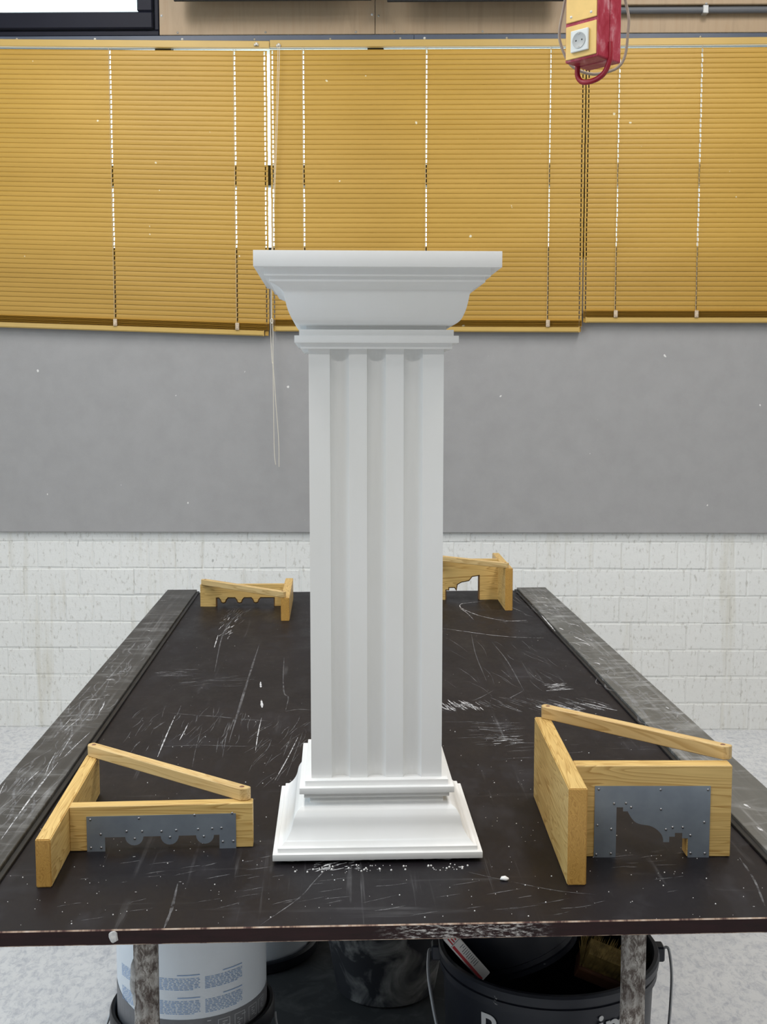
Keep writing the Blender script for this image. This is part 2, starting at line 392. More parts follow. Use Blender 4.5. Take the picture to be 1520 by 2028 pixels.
def lathe(name, prof, seg=56, smooth=35):
    """closed or open profile of (r, z); r == 0 ends collapse to a point"""
    bm = bmesh.new(); rings = []
    for r, z in prof:
        if r <= 1e-6: rings.append([bm.verts.new((0, 0, z))])
        else: rings.append([bm.verts.new((r*math.cos(2*PI*k/seg), r*math.sin(2*PI*k/seg), z)) for k in range(seg)])
    for a, c in zip(rings, rings[1:]):
        for k in range(seg):
            q = [a[k % len(a)], a[(k+1) % seg % len(a)], c[(k+1) % seg % len(c)], c[k % len(c)]]
            u = []
            for v in q:
                if v not in u: u.append(v)
            if len(u) > 2: bm.faces.new(u)
    return tomesh(name, bm, smooth)
def squarelathe(name, prof, smooth=28, bevel=0.0009):
    """square section that follows a profile of (half width, z)"""
    bm = bmesh.new(); rings = []
    for w, z in prof: rings.append([bm.verts.new(p) for p in ((-w,-w,z),(w,-w,z),(w,w,z),(-w,w,z))])
    for a, c in zip(rings, rings[1:]):
        for k in range(4): bm.faces.new((a[k], a[(k+1) % 4], c[(k+1) % 4], c[k]))
    bm.faces.new(rings[0][::-1]); bm.faces.new(rings[-1])
    bmesh.ops.recalc_face_normals(bm, faces=bm.faces)
    ed = [e for e in bm.edges if len(e.link_faces) == 2 and e.calc_face_angle(0) > 1.2]
    bmesh.ops.bevel(bm, geom=ed, offset=bevel, segments=2, profile=0.5, affect='EDGES', clamp_overlap=True)
    return tomesh(name, bm, smooth)
def disc_dome(name, r, h, seg=8):
    return lathe(name, [(0, h), (r*0.7, h*0.75), (r, 0.0)], seg, 60)

# ------------------------------------------------------------ room shell
DW = 5.3575
tag(link('floor', boxmesh('floor', (-3.6, 3.8, -4.2, 5.75, -0.2, 0)), M['floor']), 'pale mottled screed floor of the workshop', kind='structure')
tag(link('ceiling', boxmesh('ceiling', (-3.6, 3.8, -4.2, 5.75, 4.2, 4.4)), M['ceiling']), 'plain white workshop ceiling', kind='structure')
tag(link('wall_left', boxmesh('wall_left', (-3.6, -3.4, -4.2, 5.75, 0, 4.2)), M['wall']), kind='structure')
tag(link('wall_right', boxmesh('wall_right', (3.6, 3.8, -4.2, 5.75, 0, 4.2)), M['wall']), kind='structure')
tag(link('wall_front', boxmesh('wall_front', (-3.4, 3.6, -4.2, -4.0, 0, 4.2)), M['wall']), kind='structure')
# back wall: masonry below the windows, lintel parts above, joints recessed behind the bricks
back = link('wall_back', boxmesh('wall_back',
    (-3.4, 3.6, DW+0.0026, DW+0.24, 0, 2.15),
    (-3.4, -2.05, DW+0.0026, DW+0.24, 2.15, 4.2), (1.80, 3.6, DW+0.0026, DW+0.24, 2.15, 4.2),
    (-1.072, 1.80, DW+0.02, DW+0.24, 3.105, 4.2), (-2.05, -1.072, DW+0.02, DW+0.24, 3.95, 4.2)), M['joint'])
tag(back, 'whitewashed brick wall below the grey panel and the window band', kind='structure')
def brickmesh(name, w):
    bm = bmesh.new(); h = 0.1185; bv = 0.0035; d = 0.010
    x, z = w/2, h/2
    fr = [(-x+bv, 0.0, -z+bv), (x-bv, 0, -z+bv), (x-bv, 0, z-bv), (-x+bv, 0, z-bv)]
    md = [(-x, 0.0017, -z), (x, 0.0017, -z), (x, 0.0017, z), (-x, 0.0017, z)]
    bk = [(a, d, c) for a, _, c in md]
    V = [[bm.verts.new(p) for p in q] for q in (fr, md, bk)]
    bm.faces.new(V[0])
    for a, c in zip(V, V[1:]):
        for k in range(4): bm.faces.new((a[k], c[k], c[(k+1) % 4], a[(k+1) % 4]))
    return tomesh(name, bm)
me_s, me_h = brickmesh('brick_stretcher', 0.2490), brickmesh('brick_header', 0.1215)
for me in (me_s, me_h): me.materials.append(M['brick'])
first = {}
for row in range(8):
    zc = 0.0625 + 0.125*row
    head = row % 2 == 0
    step = 0.128 if head else 0.256
    off = (0.075, 0.035, 0.088, 0.033, 0.105, 0.045, 0.112, 0.060)[row]+step/2
    k0 = int((-2.05-off)/step); k1 = int((1.95-off)/step)
    for k in range(k0, k1+1):
        o = link('brick', me_h if head else me_s, None, back)
        o.location = (off+step*k+random.uniform(-.003, .003), DW+random.uniform(-0.0010, 0.0010), zc+random.uniform(-.002, .002))
        o.rotation_euler = (random.uniform(-.01, .01), random.uniform(-.006, .006), random.uniform(-.012, .012))
# bricks that lie outside the picture, joined
bm = bmesh.new()
for row in range(8):
    zc = 0.0625+0.125*row
    for x0, x1 in ((-3.38, -2.2), (2.12, 3.58)):
        x = x0+(0.125 if row % 2 else 0)
        while x+0.249 < x1:
            bbox(bm, x, x+0.249, DW, DW+0.010, zc-0.059, zc+0.059); x += 0.256
tag(link('brick_rest', tomesh('brick_rest', bm), M['brick'], back), kind='stuff')

# ------------------------------------------------------------ windows
FY0, FY1 = DW+0.06, DW+0.13
w2 = empty('window_2', (0, FY0, 2.15)); tag(w2, 'dark framed window band behind the yellow blinds', kind='structure')
for x in (-2.02, -1.07, -0.12, 0.83, 1.775):
    link('mullion', boxmesh('mullion', (x-0.036, x+0.036, 0, FY1-FY0, 0, 0.955), bevel=0.003), M['bars'], w2)
for (z0, z1, nm) in ((0.0, 0.06, 'window_sill_bar'), (0.335, 0.425, 'transom'), (0.946, 0.955, 'head_bar')):
    for a in (-1.984, -1.034, -0.084, 0.866):
        link(nm, boxmesh(nm, (a, a+0.878, 0.004, FY1-FY0-0.004, z0, z1), bevel=0.003), M['bars'], w2)
for a in (-1.984, -1.034, -0.084, 0.866):
    link('pane', boxmesh('pane', (a, a+0.878, 0.04, 0.046, 0.06, 0.335)), M['glass'], w2)
    link('pane', boxmesh('pane', (a, a+0.878, 0.04, 0.046, 0.425, 0.946)), M['glass'], w2)
# upper left window
w1 = empty('window_1', (-1.072, DW-0.005, 3.118)); tag(w1, 'dark framed clerestory window at the upper left', kind='structure')
Lw = 0.978
def fr(nm, x0, x1, z0, z1, y0, y1, m=M['frame'], bv=0.004): return link(nm, boxmesh(nm, (x0, x1, y0, y1, z0, z1), bevel=bv), m, w1)
fr('frame_bar', -Lw, 0, 0.0, 0.024, 0.0, 0.09); fr('frame_bar', -0.021, 0, 0.0245, 0.83, 0.0, 0.09)
fr('frame_bar', -Lw, -Lw+0.021, 0.0245, 0.83, 0.0, 0.09); fr('frame_bar', -Lw+0.0215, -0.0215, 0.806, 0.83, 0.0, 0.09)
fr('sash_bar', -Lw+0.025, -0.0245, 0.028, 0.101, -0.014, 0.075, bv=0.006); fr('sash_bar', -0.094, -0.0245, 0.1015, 0.74, -0.014, 0.075, bv=0.006)
fr('sash_bar', -Lw+0.025, -Lw+0.094, 0.1015, 0.74, -0.014, 0.075, bv=0.006); fr('sash_bar', -Lw+0.025, -0.0245, 0.7405, 0.80, -0.014, 0.075, bv=0.006)
fr('pane', -Lw+0.094, -0.094, 0.1015, 0.74, 0.03, 0.036, M['glass'], 0)
# ------------------------------------------------------------ steel rail and plywood above the blinds
screw_me = disc_dome('screw', 0.0062, 0.004, 10); screw_me.materials.append(M['screw'])
dull_me = disc_dome('screw_dull', 0.0055, 0.003, 10); dull_me.materials.append(M['bracket'])
rail = link('trim_1', boxmesh('trim_1', (-2.05, 0.05, DW-0.022, DW+0.006, 3.089, 3.1145), (0.0505, 1.80, DW-0.021, DW+0.006, 3.089, 3.1145), bevel=0.002), M['bluerail'])
tag(rail, 'blue-grey steel rail running above the yellow blinds', kind='structure')
for x, z, br in ((-1.698, 3.103, 0), (-1.3525, 3.1005, 1), (-0.9675, 3.0985, 1), (-0.65, 3.0975, 0), (-0.317, 3.0975, 0), (-0.0095, 3.0985, 0), (0.0966, 3.0985, 1), (0.456, 3.098, 0), (0.98, 3.098, 0), (1.30, 3.099, 0)):
    link('screw', screw_me if br else dull_me, None, rail, (x, DW-0.0215, z), (PI/2, 0, 0))
link('wall_fill', boxmesh('wall_fill', (-2.05, 1.80, DW+0.02, DW+0.055, 3.105, 3.115)), M['bars'], rail)
def ply(x0, x1, z1, label, screws):
    p = link('plywood_panel', boxmesh('plywood_panel', (x0, x1, DW-0.006, DW+0.0022, 3.1215, z1), bevel=0.0015), M['ply'])
    tag(p, label, 'panel', kind='thing')
    for x, z, br in screws:
        link('screw', screw_me if br else dull_me, None, p, (x, DW-0.0055, z), (PI/2, 0, 0))
ply(-1.070, -0.1215, 4.1, 'birch plywood wall panel beside the dark window frame at upper left',
    ((-1.0598, 3.2036, 1), (-0.9898, 3.1315, 0), (-0.6023, 3.1315, 0), (-0.2047, 3.1305, 0), (-0.1337, 3.2041, 1)))
ply(-0.119, 1.80, 4.1, 'wide birch plywood wall panel behind the red power box, right of the joint',
    ((-0.105, 3.1985, 0), (-0.0362, 3.1325, 0), (0.3512, 3.1305, 0), (0.80, 3.131, 0), (1.46, 3.25, 0)))
def hangboard(x0, x1, z0, label):
    o = link('hanging_board', boxmesh('hanging_board', (x0, x1, DW-0.135, DW-0.120, z0, z0+0.42), bevel=0.002), M['black'])
    tag(o, label, 'board', 'black boards hung in front of the plywood')
    for x in (x0+0.08, x1-0.08):
        link('bracket', boxmesh('bracket', (x-0.01, x+0.01, DW-0.120, DW-0.0062, z0+0.34, z0+0.36)), M['black'], o)
hangboard(-0.9815, -0.133, 3.2255, 'black board whose lower edge shows at the top, left of the plywood joint')
hangboard(-0.066, 0.70, 3.2185, 'black board whose lower edge shows at the top, just left of the red power box')
cd = empty('conduit_pipe', (0, DW-0.03, 3.2085)); tag(cd, 'grey conduit pipe on the plywood right of the red power box', 'pipe')
link('pipe', tubemesh('pipe', [(0.86, 0, 0), (1.78, 0, 0)], 0.0145, 14), M['conduit'], cd)
link('clamp', boxmesh('clamp', (1.302, 1.327, -0.018, 0.0236, -0.018, 0.018), (1.308, 1.321, -0.022, 0.0236, 0.018, 0.026), bevel=0.003), M['clamp'], cd)
wb = link('shade_strip', boxmesh('shade_strip', (0.86, 1.795, DW-0.05, DW-0.0062, 3.2265, 3.34), bevel=0.003), M['ply']); tag(wb, 'ply strip added for the shaded plywood above the grey conduit at upper right', 'strip')  # added strip standing in for plywood in shadow above the pipe
# ------------------------------------------------------------ grey felt wall panel
wp = link('pinboard', boxmesh('pinboard', (-2.3, 2.1, DW-0.022, DW-0.004, 0.9195, 2.14), bevel=0.003), M['felt'])
tag(wp, 'wide grey felt pinboard on the wall below the yellow blinds', 'pinboard', kind='thing')
sill = link('trim_2', boxmesh('trim_2', (-2.05, 1.80, DW+0.0, DW+0.055, 2.1505, 2.16)), M['bars']); tag(sill, kind='structure')

# ------------------------------------------------------------ venetian blinds
YB = 5.3125
CH, TILT, PITCH = 0.0234, math.radians(82), 0.0211
def slatmesh(name, x0, x1, holes, tilt, camber=0.0015):
    """thin curved strip with a slot at every cord and guide"""
    xs = [x0]; hol = []
    for h in sorted(holes):
        xs += [h-0.0027, h+0.0027]; hol.append(len(xs)-2)
    xs.append(x1)
    ss = (-0.5, -0.33, -0.11, 0.11, 0.33, 0.5)
    bm = bmesh.new(); grid = []
    for x in xs:
        colv = []
        for s in ss:
            cam_ = (1-4*s*s)*camber
            y = -s*CH*math.cos(tilt)-cam_*math.sin(tilt); z = -s*CH*math.sin(tilt)+cam_*math.cos(tilt)
            colv.append(bm.verts.new((x, y, z)))
        grid.append(colv)
    for i in range(len(xs)-1):
        for j in range(5):
            if i in hol and j in (1, 2, 3): continue
            bm.faces.new((grid[i][j], grid[i+1][j], grid[i+1][j+1], grid[i][j+1]))
    me = tomesh(name, bm, 60); me.materials.append(M['slat']); return me
def blind(x0, x1, cords, guides, ztop, zstack, zrail, sl0, sl1, label, x0r, x1r):
    xc = (x0+x1)/2
    r = empty('venetian_blind', (xc, YB, zrail))
    tag(r, label, 'blind', 'yellow venetian blinds across the windows')
    a, b = x0-xc, x1-xc
    hs = [c-xc for c in cords]; gs = [q-xc for q in guides]
    me = slatmesh('slat', a, b, hs+gs, TILT)
    mes = slatmesh('stacked_slat', a, b, hs+gs, math.radians(9))
    zt = ztop-zrail
    n = int(round((ztop-zstack)/PITCH))
    for k in range(n):
        zc = zt-0.0117-k*(ztop-zstack)/n
        t = k/n; sl = sl0+(sl1-sl0)*t
        o = link('slat', me, None, r, (random.uniform(-.0006, .0006), 0.0, zc+random.uniform(-.0002, .0002)),
                 (random.uniform(-0.012, 0.012), sl+random.uniform(-.0002, .0002), 0))
    h = zstack-zrail; q = 11
    for k in range(q):
        link('slat', mes, None, r, (0, random.uniform(-.0012, .0012), 0.003+(h-0.006)*k/(q-1)), (0, sl1, 0))
    # bottom rail: rounded bar with end caps
    prof = [(-0.012, -0.002), (-0.012, -0.019), (-0.008, -0.0235), (0.008, -0.0235), (0.012, -0.019), (0.012, -0.002), (0.008, 0.0), (-0.008, 0.0)]
    bm = bmesh.new()
    A = [bm.verts.new((x0r-xc, y, z)) for y, z in prof]; B = [bm.verts.new((x1r-xc, y, z)) for y, z in prof]
    bm.faces.new(A); bm.faces.new(B[::-1])
    for i in range(len(prof)): bm.faces.new((A[i], B[i], B[(i+1) % 8], A[(i+1) % 8]))
    br = link('bottom_rail', tomesh('bottom_rail', bm), M['yellow'], r, rot=(0, sl1, 0))
    for x in (x0r-xc, x1r-xc):
        link('end_cap', boxmesh('end_cap', (x-0.0022, x+0.0022, -0.0128, 0.0128, -0.0242, 0.0006), bevel=0.0006), M['yellow'], br)
    for gq in gs:
        link('guide_eye', boxmesh('guide_eye', (gq-0.008, gq+0.008, -0.004, 0.004, -0.022, 0.0), bevel=0.001), M['slat'], br)
    # head rail
    link('head_rail', boxmesh('head_rail', (a+0.002, b-0.002, -0.016, 0.004, zt+0.0072, zt+0.037), bevel=0.0015), M['yellow'], r, rot=(0, sl0, 0))
    for c in hs:
        for dx, dy in ((-0.0038, -0.0125), (0.0038, 0.012)):
            link('ladder_cord', tubemesh('ladder_cord', [(c+dx, dy, zt+0.007), (c+dx, dy, 0.0)], 0.0009, 5), M['cord'], r)
        link('cord_clip', boxmesh('cord_clip', (c-0.0085, c+0.0085, -0.019, -0.0135, -0.001, 0.030), (c-0.006, c+0.006, -0.021, -0.019, 0.004, 0.013), bevel=0.0015), M['clip'], r, (0, 0, -c*math.tan(sl1)))
    return r, xc, zt
b1, xc1, zt1 = blind(-1.985, -0.5925, (-1.8275, -1.2813, -0.7351), (-1.974, -0.6040), 3.0495, 1.888, 1.853, 0.0113, 0.0335,
      'yellow venetian blind at left with its bottom edge sloping down to the right', -1.955, -0.6175)
b2, xc2, zt2 = blind(-0.5805, 0.7990, (-0.4332, 0.1059, 0.6476), (-0.5695, 0.7880), 3.0455, 1.8813, 1.8485, 0.0, 0.004,
      'yellow venetian blind in the middle, behind the white pedestal', -0.5675, 0.7870)
b3, xc3, zt3 = blind(0.8045, 1.790, (0.9471, 1.3044, 1.6617), (0.8145, 1.779), 3.0475, 1.9205, 1.8870, -0.004, 0.002,
      'yellow venetian blind at right, its bottom rail hanging higher than the others', 0.8165, 1.768)
for par, xc, zt, x in ((b1, xc1, zt1, -0.637), (b2, xc2, zt2, -0.540)):
    link('head_bracket', boxmesh('head_bracket', (x-xc-0.010, x-xc+0.010, -0.022, -0.0165, zt+0.007, zt+0.017), (x-xc-0.004, x-xc+0.006, -0.025, -0.022, zt+0.009, zt+0.021), bevel=0.001), M['bracket'], par)
pts = [(-0.5336, 3.052), (-0.5472, 2.7134), (-0.5659, 2.3347), (-0.5773, 2.0388), (-0.5790, 1.8685)]
loopa = [(-0.5833, 1.875), (-0.5843, 1.80), (-0.5790, 1.69), (-0.5762, 1.6837), (-0.5748, 1.5493), (-0.5745, 1.40), (-0.5725, 1.2785), (-0.5675, 1.2331)]
loopb = [(-0.5745, 1.875), (-0.5740, 1.80), (-0.5745, 1.6837), (-0.5690, 1.5942), (-0.5635, 1.50), (-0.5550, 1.38), (-0.5520, 1.30), (-0.5524, 1.2231)]
bm = bmesh.new()
loc = lambda p, dy: (p[0]-xc2, -0.030+dy, p[1]-1.8485)
tube(bm, catmull([loc(p, 0.0) for p in pts], 5), 0.0013, 6)
tube(bm, catmull([loc((p[0]-0.0075+0.004*i/4, p[1]), 0.004) for i, p in enumerate(pts)], 5), 0.0012, 6)
tube(bm, catmull([loc(p, 0.0) for p in loopa], 5), 0.0015, 6)
tube(bm, catmull([loc(p, -0.002) for p in loopb], 5), 0.0015, 6)
kn = [(-0.5790+0.007*math.cos(t)*0.8, 1.872+0.010*math.sin(t)) for t in [2*PI*i/10 for i in range(11)]]
tube(bm, [loc(p, -0.002) for p in kn], 0.0022, 6)
link('pull_cord', tomesh('pull_cord', bm, 40), M['pullcord'], b2)

# ------------------------------------------------------------ work table
TYAW = 0.05719
HT = 0.766
TX, TY = -0.00507, 1.66642
ct, st_ = math.cos(TYAW), math.sin(TYAW)
def T(u, v, z=0.0): return (TX+ct*u-st_*v, TY+st_*u+ct*v, HT+z)
TL, TW, RW, RH = 2.972, 1.504, 0.116, 0.0125
tb = empty('work_table', (TX, TY, 0), TYAW)
tag(tb, 'long work table with a scratched black film-faced top and steel side rails', 'table')
bm = bmesh.new(); bbox(bm, -TW/2, TW/2, 0, TL, HT-0.024, HT)
bmesh.ops.bevel(bm, geom=list(bm.edges), offset=0.0018, segments=1, affect='EDGES')
bm.faces.ensure_lookup_table()
for f in bm.faces:
    n = f.normal; big = max(abs(n.x), abs(n.y), abs(n.z))
    f.material_index = 2 if big < 0.9 else (0 if abs(n.z) > 0.9 else 1)
link('table_top', tomesh('table_top', bm), [M['film'], M['edge'], M['chip']], tb)
for sgn, mm in ((-1, 'steel_l'), (1, 'steel_r')):
    x0, x1 = sorted((sgn*TW/2, sgn*(TW/2-RW)))
    ri = sgn*(TW/2-RW)
    rl = link('side_rail', boxmesh('side_rail', (x0, x1, 0.004, TL-0.004, HT+0.0002, HT+RH), bevel=0.0012), M[mm], tb)
    lx = sorted((ri-sgn*0.0004, ri-sgn*0.010))
    link('rail_lip', boxmesh('rail_lip', (lx[0], lx[1], 0.006, TL-0.006, HT+0.0002, HT+0.0058), bevel=0.0008), M['lip'], rl)
leg_me = lathe('leg', [(0, 0), (0.030, 0), (0.030, 0.006), (0.0212, 0.010), (0.0208, 0.2), (0.0216, 0.36), (0.0209, 0.5), (0.0212, HT-0.0245), (0, HT-0.0245)], 22)
leg_me.materials.append(M['pipe'])
for u, v in ((-0.4115, 0.255), (0.4195, 0.255), (-0.4115, 2.68), (0.4195, 2.68)):
    link('leg', leg_me, None, tb, (u, v, 0))
bm = bmesh.new()
for z, dx, r in ((0.655, -0.019, 0.012), (0.640, -0.021, 0.010), (0.575, -0.020, 0.014), (0.555, -0.022, 0.013), (0.53, -0.018, 0.012)):
    bmesh.ops.create_icosphere(bm, subdivisions=2, radius=r, matrix=Matrix.Translation((dx*0.95, -0.004, z)) @ Matrix.Diagonal((0.5, 0.8, 1.7, 1)))
link('plaster_lump', tomesh('plaster_lump', bm, 60), M['rough'], tb, (-0.4115, 0.255, 0))
# plaster scrapes left on the top: thin ribbons and crumbs
def ribbon(bm, pts, w, z, mi, rnd):
    P = catmull([Vector((p[0], p[1])) for p in pts], 5); n = len(P); prev = None
    for i, p in enumerate(P):
        d = (P[min(i+1, n-1)]-P[max(i-1, 0)]).normalized(); q = Vector((-d.y, d.x))
        t = i/(n-1); ww = w*0.36*(0.25+0.75*min(1, 4*t, 4*(1-t)))*rnd.uniform(0.6, 1.15)
        a = bm.verts.new((p.x+q.x*ww, p.y+q.y*ww, z)); c = bm.verts.new((p.x-q.x*ww, p.y-q.y*ww, z))
        if prev:
            f = bm.faces.new((prev[0], a, c, prev[1])); f.material_index = mi
        prev = (a, c)
STROKES = [(0.006, 1, [(0.468, 2.725), (0.414, 2.694), (0.381, 2.67), (0.371, 2.6), (0.392, 2.508), (0.429, 2.418), (0.491, 2.341), (0.573, 2.31)]), (0.004, 1, [(0.367, 2.58), (0.382, 2.488), (0.391, 2.357)]), (0.006, 1, [(0.476, 2.314), (0.531, 2.33), (0.577, 2.338)]), (0.005, 1, [(0.269, 2.211), (0.351, 2.144), (0.418, 2.092), (0.489, 2.057), (0.579, 2.038)]), (0.005, 0, [(0.354, 2.106), (0.332, 1.803), (0.322, 1.478)]), (0.006, 0, [(0.326, 1.37), (0.289, 1.308), (0.256, 1.264)]), (0.006, 0, [(0.404, 1.362), (0.342, 1.266)]), (0.006, 0, [(0.405, 1.982), (0.414, 1.712), (0.407, 1.367)]), (0.01, 0, [(-0.328, 1.988), (-0.33, 1.495), (-0.33, 0.931)]), (0.005, 1, [(-0.48, 1.157), (-0.478, 0.996), (-0.474, 0.828)]), (0.004, 1, [(-0.44, 1.091), (-0.441, 1.015), (-0.443, 0.951)]), (0.006, 1, [(-0.471, 2.126), (-0.464, 1.933)]), (0.008, 0, [(-0.425, 2.569), (-0.448, 2.386), (-0.456, 2.11), (-0.431, 1.617)]), (0.006, 0, [(-0.242, 1.784), (-0.235, 1.549), (-0.224, 1.365), (-0.212, 1.323), (-0.214, 1.186)]), (0.012, 0, [(-0.214, 1.186), (-0.184, 1.203), (-0.154, 1.198)]), (0.01, 0, [(-0.505, 1.188), (-0.453, 1.167), (-0.378, 1.146), (-0.315, 1.121), (-0.253, 1.101)]), (0.004, 1, [(-0.269, 1.133), (-0.269, 1.008), (-0.266, 0.864)]), (0.004, 0, [(-0.343, 1.096), (-0.34, 0.97), (-0.334, 0.819)]), (0.003, 0, [(-0.404, 1.055), (-0.399, 0.895), (-0.391, 0.752)]), (0.006, 0, [(-0.483, 0.906), (-0.388, 0.91), (-0.297, 0.899), (-0.23, 0.9)]), (0.01, 1, [(-0.294, 1.493), (-0.289, 1.426)]), (0.012, 1, [(-0.28, 1.3), (-0.273, 1.221)]), (0.004, 1, [(-0.176, 0.964), (-0.193, 0.814), (-0.213, 0.664)]), (0.003, 0, [(-0.191, 0.985), (-0.204, 0.814)]), (0.003, 0, [(-0.166, 1.004), (-0.178, 0.849), (-0.192, 0.679)]), (0.004, 0, [(-0.202, 0.006), (-0.149, 0.095), (-0.127, 0.155), (-0.103, 0.219)]), (0.009, 0, [(-0.343, 0.16), (-0.34, 0.067), (-0.342, 0.002)]), (0.004, 0, [(0.127, 0.185), (0.18, 0.151), (0.254, 0.109), (0.314, 0.091)]), (0.008, 0, [(0.589, 0.226), (0.581, 0.133), (0.563, 0.039)]), (0.01, 1, [(-0.112, 0.219), (-0.102, 0.228), (-0.088, 0.235)]), (0.014, 1, [(-0.116, 0.207), (-0.099, 0.215)]), (0.01, 1, [(0.295, 0.212), (0.314, 0.203)]), (0.006, 1, [(0.287, 0.329), (0.325, 0.339)]), (0.006, 0, [(0.169, 1.076), (0.241, 1.073), (0.31, 1.044)]), (0.006, 0, [(0.215, 1.006), (0.26, 1.004), (0.3, 0.978)]), (0.006, 0, [(0.185, 0.942), (0.234, 0.944), (0.281, 0.922)]), (0.006, 0, [(0.285, 0.876), (0.323, 0.897), (0.356, 0.896)])]
RAIL_STROKES = [(0.006, 1, [(-0.67, 0.758), (-0.671, 0.538), (-0.668, 0.325)]), (0.006, 0, [(-0.687, 0.986), (-0.689, 0.689), (-0.7, 0.439)]), (0.004, 1, [(-0.649, 0.977), (-0.659, 0.88), (-0.666, 0.793)]), (0.005, 1, [(-0.735, 1.122), (-0.696, 1.132), (-0.653, 1.126)]), (0.006, 0, [(-0.748, 1.348), (-0.7, 1.367)]), (0.01, 1, [(-0.709, 1.483), (-0.683, 1.476)]), (0.008, 0, [(-0.748, 1.021), (-0.692, 1.032), (-0.643, 1.017)]), (0.008, 0, [(-0.7, 1.83), (-0.703, 1.601), (-0.706, 1.399), (-0.708, 1.106)]), (0.006, 1, [(-0.742, 2.715), (-0.721, 2.726)]), (0.008, 1, [(-0.707, 2.159), (-0.682, 2.134)]), (0.01, 1, [(0.63, 2.368), (0.627, 2.185), (0.625, 2.084)]), (0.006, 0, [(0.694, 2.88), (0.674, 2.494), (0.657, 2.167)]), (0.008, 0, [(0.709, 2.346), (0.728, 2.182), (0.703, 1.984)]), (0.006, 0, [(0.69, 2.0), (0.712, 1.811)]), (0.008, 0, [(0.644, 1.676), (0.73, 1.693)]), (0.006, 0, [(0.638, 1.612), (0.66, 1.518)]), (0.01, 1, [(0.723, 1.142), (0.725, 1.123)]), (0.012, 1, [(0.675, 0.451), (0.679, 0.429)]), (0.01, 1, [(0.657, 0.337), (0.66, 0.312)]), (0.006, 0, [(0.664, 0.451), (0.664, 0.43)]), (0.02, 0, [(0.653, 1.518), (0.66, 1.293), (0.65, 1.009)]), (0.015, 0, [(0.713, 2.762), (0.691, 2.166)])]
R = random.Random(5)
bm = bmesh.new()
for w, k, pts in STROKES: ribbon(bm, pts, w*0.8, HT+0.0004, k, R)
for w, k, pts in RAIL_STROKES: ribbon(bm, pts, w*0.8, HT+RH+0.0004, k, R)
def scrape(u0, u1, v0, v1, n, ang, ln, w, k, z=0.0004, bend=0.05):
    for _ in range(n):
        u, v = R.uniform(u0, u1), R.uniform(v0, v1)
        a = ang+R.uniform(-0.16, 0.16); L = ln*R.uniform(0.4, 1.3); c = R.uniform(-bend, bend)*L
        d = (math.cos(a), math.sin(a))
        ribbon(bm, [(u, v), (u+d[0]*L/2-d[1]*c, v+d[1]*L/2+d[0]*c), (u+d[0]*L, v+d[1]*L)], w*R.uniform(0.5, 1.4), HT+z, k, R)
scrape(0.16, 0.28, 1.165, 1.225, 42, 1.9, 0.06, 0.004, 1)          # whisker band right of the pedestal
scrape(0.28, 0.62, 1.15, 1.24, 46, 2.1, 0.085, 0.004, 0); scrape(0.42, 0.61, 1.15, 1.20, 26, 2.2, 0.06, 0.004, 1)
scrape(0.46, 0.515, 1.36, 1.44, 26, 0.2, 0.035, 0.004, 1)
scrape(0.20, 0.31, 0.93, 1.06, 34, 0.05, 0.05, 0.004, 0); scrape(0.25, 0.31, 0.89, 0.95, 18, 0.05, 0.03, 0.003, 1)
scrape(0.18, 0.60, 0.70, 0.93, 30, 0.1, 0.05, 0.003, 0)
scrape(-0.606, -0.52, 1.56, 1.65, 28, 0.2, 0.05, 0.004, 0)
scrape(-0.53, -0.36, 1.44, 1.55, 30, 0.25, 0.06, 0.003, 0)
scrape(-0.49, -0.41, 2.26, 2.55, 40, 1.45, 0.07, 0.003, 0); scrape(-0.48, -0.43, 2.05, 2.4, 16, 1.4, 0.06, 0.003, 1)
scrape(-0.60, -0.26, 0.85, 1.17, 60, 1.5, 0.09, 0.0025, 0)
scrape(-0.30, -0.15, 0.62, 1.05, 34, 1.3, 0.11, 0.0022, 0)
scrape(0.20, 0.55, 1.30, 1.95, 26, 1.75, 0.18, 0.003, 0)
scrape(-0.52, -0.16, 0.02, 0.26, 26, 0.4, 0.035, 0.003, 0); scrape(-0.2, 0.5, 0.02, 0.16, 24, 0.3, 0.05, 0.003, 0)
scrape(-0.14, -0.06, 0.195, 0.235, 26, 0.4, 0.014, 0.003, 1)
scrape(0.36, 0.5, 0.19, 0.26, 14, 0.1, 0.03, 0.003, 0)
scrape(0.56, 0.74, 2.3, 2.9, 30, 1.75, 0.16, 0.006, 0, RH+0.0004, 0.25); scrape(0.655, 0.735, 0.6, 2.85, 90, 1.75, 0.10, 0.006, 0, RH+0.0004, 0.3)
scrape(-0.74, -0.65, 0.3, 1.9, 80, 1.6, 0.14, 0.006, 0, RH+0.0004, 0.1); scrape(-0.73, -0.67, 1.05, 1.55, 14, 0.1, 0.028, 0.004, 1, RH+0.0004); scrape(-0.735, -0.66, 0.35, 1.2, 7, 1.58, 0.14, 0.003, 1, RH+0.0004, 0.02)
scrape(0.655, 0.735, 1.5, 2.8, 16, 1.9, 0.07, 0.008, 1, RH+0.0004, 0.12); scrape(0.65, 0.735, 0.9, 1.6, 40, 0.5, 0.05, 0.010, 0, RH+0.0004, 0.3)
pm = tag(link('plaster_marks', tomesh('plaster_marks', bm), [M['mark0'], M['mark1']], tb), kind='stuff')
bm = bmesh.new()
for _ in range(330):
    u, v = R.uniform(-0.62, 0.62), abs(R.gauss(0, 0.55))
    if v > 2.9: continue
    if abs(u+0.021) < 0.18 and abs(v-0.40) < 0.18: continue
    r = R.choice((0.0005, 0.0006, 0.0008, 0.0008, 0.0012))
    bmesh.ops.create_icosphere(bm, subdivisions=1, radius=r, matrix=Matrix.Translation((u, v, HT+r*0.4)))
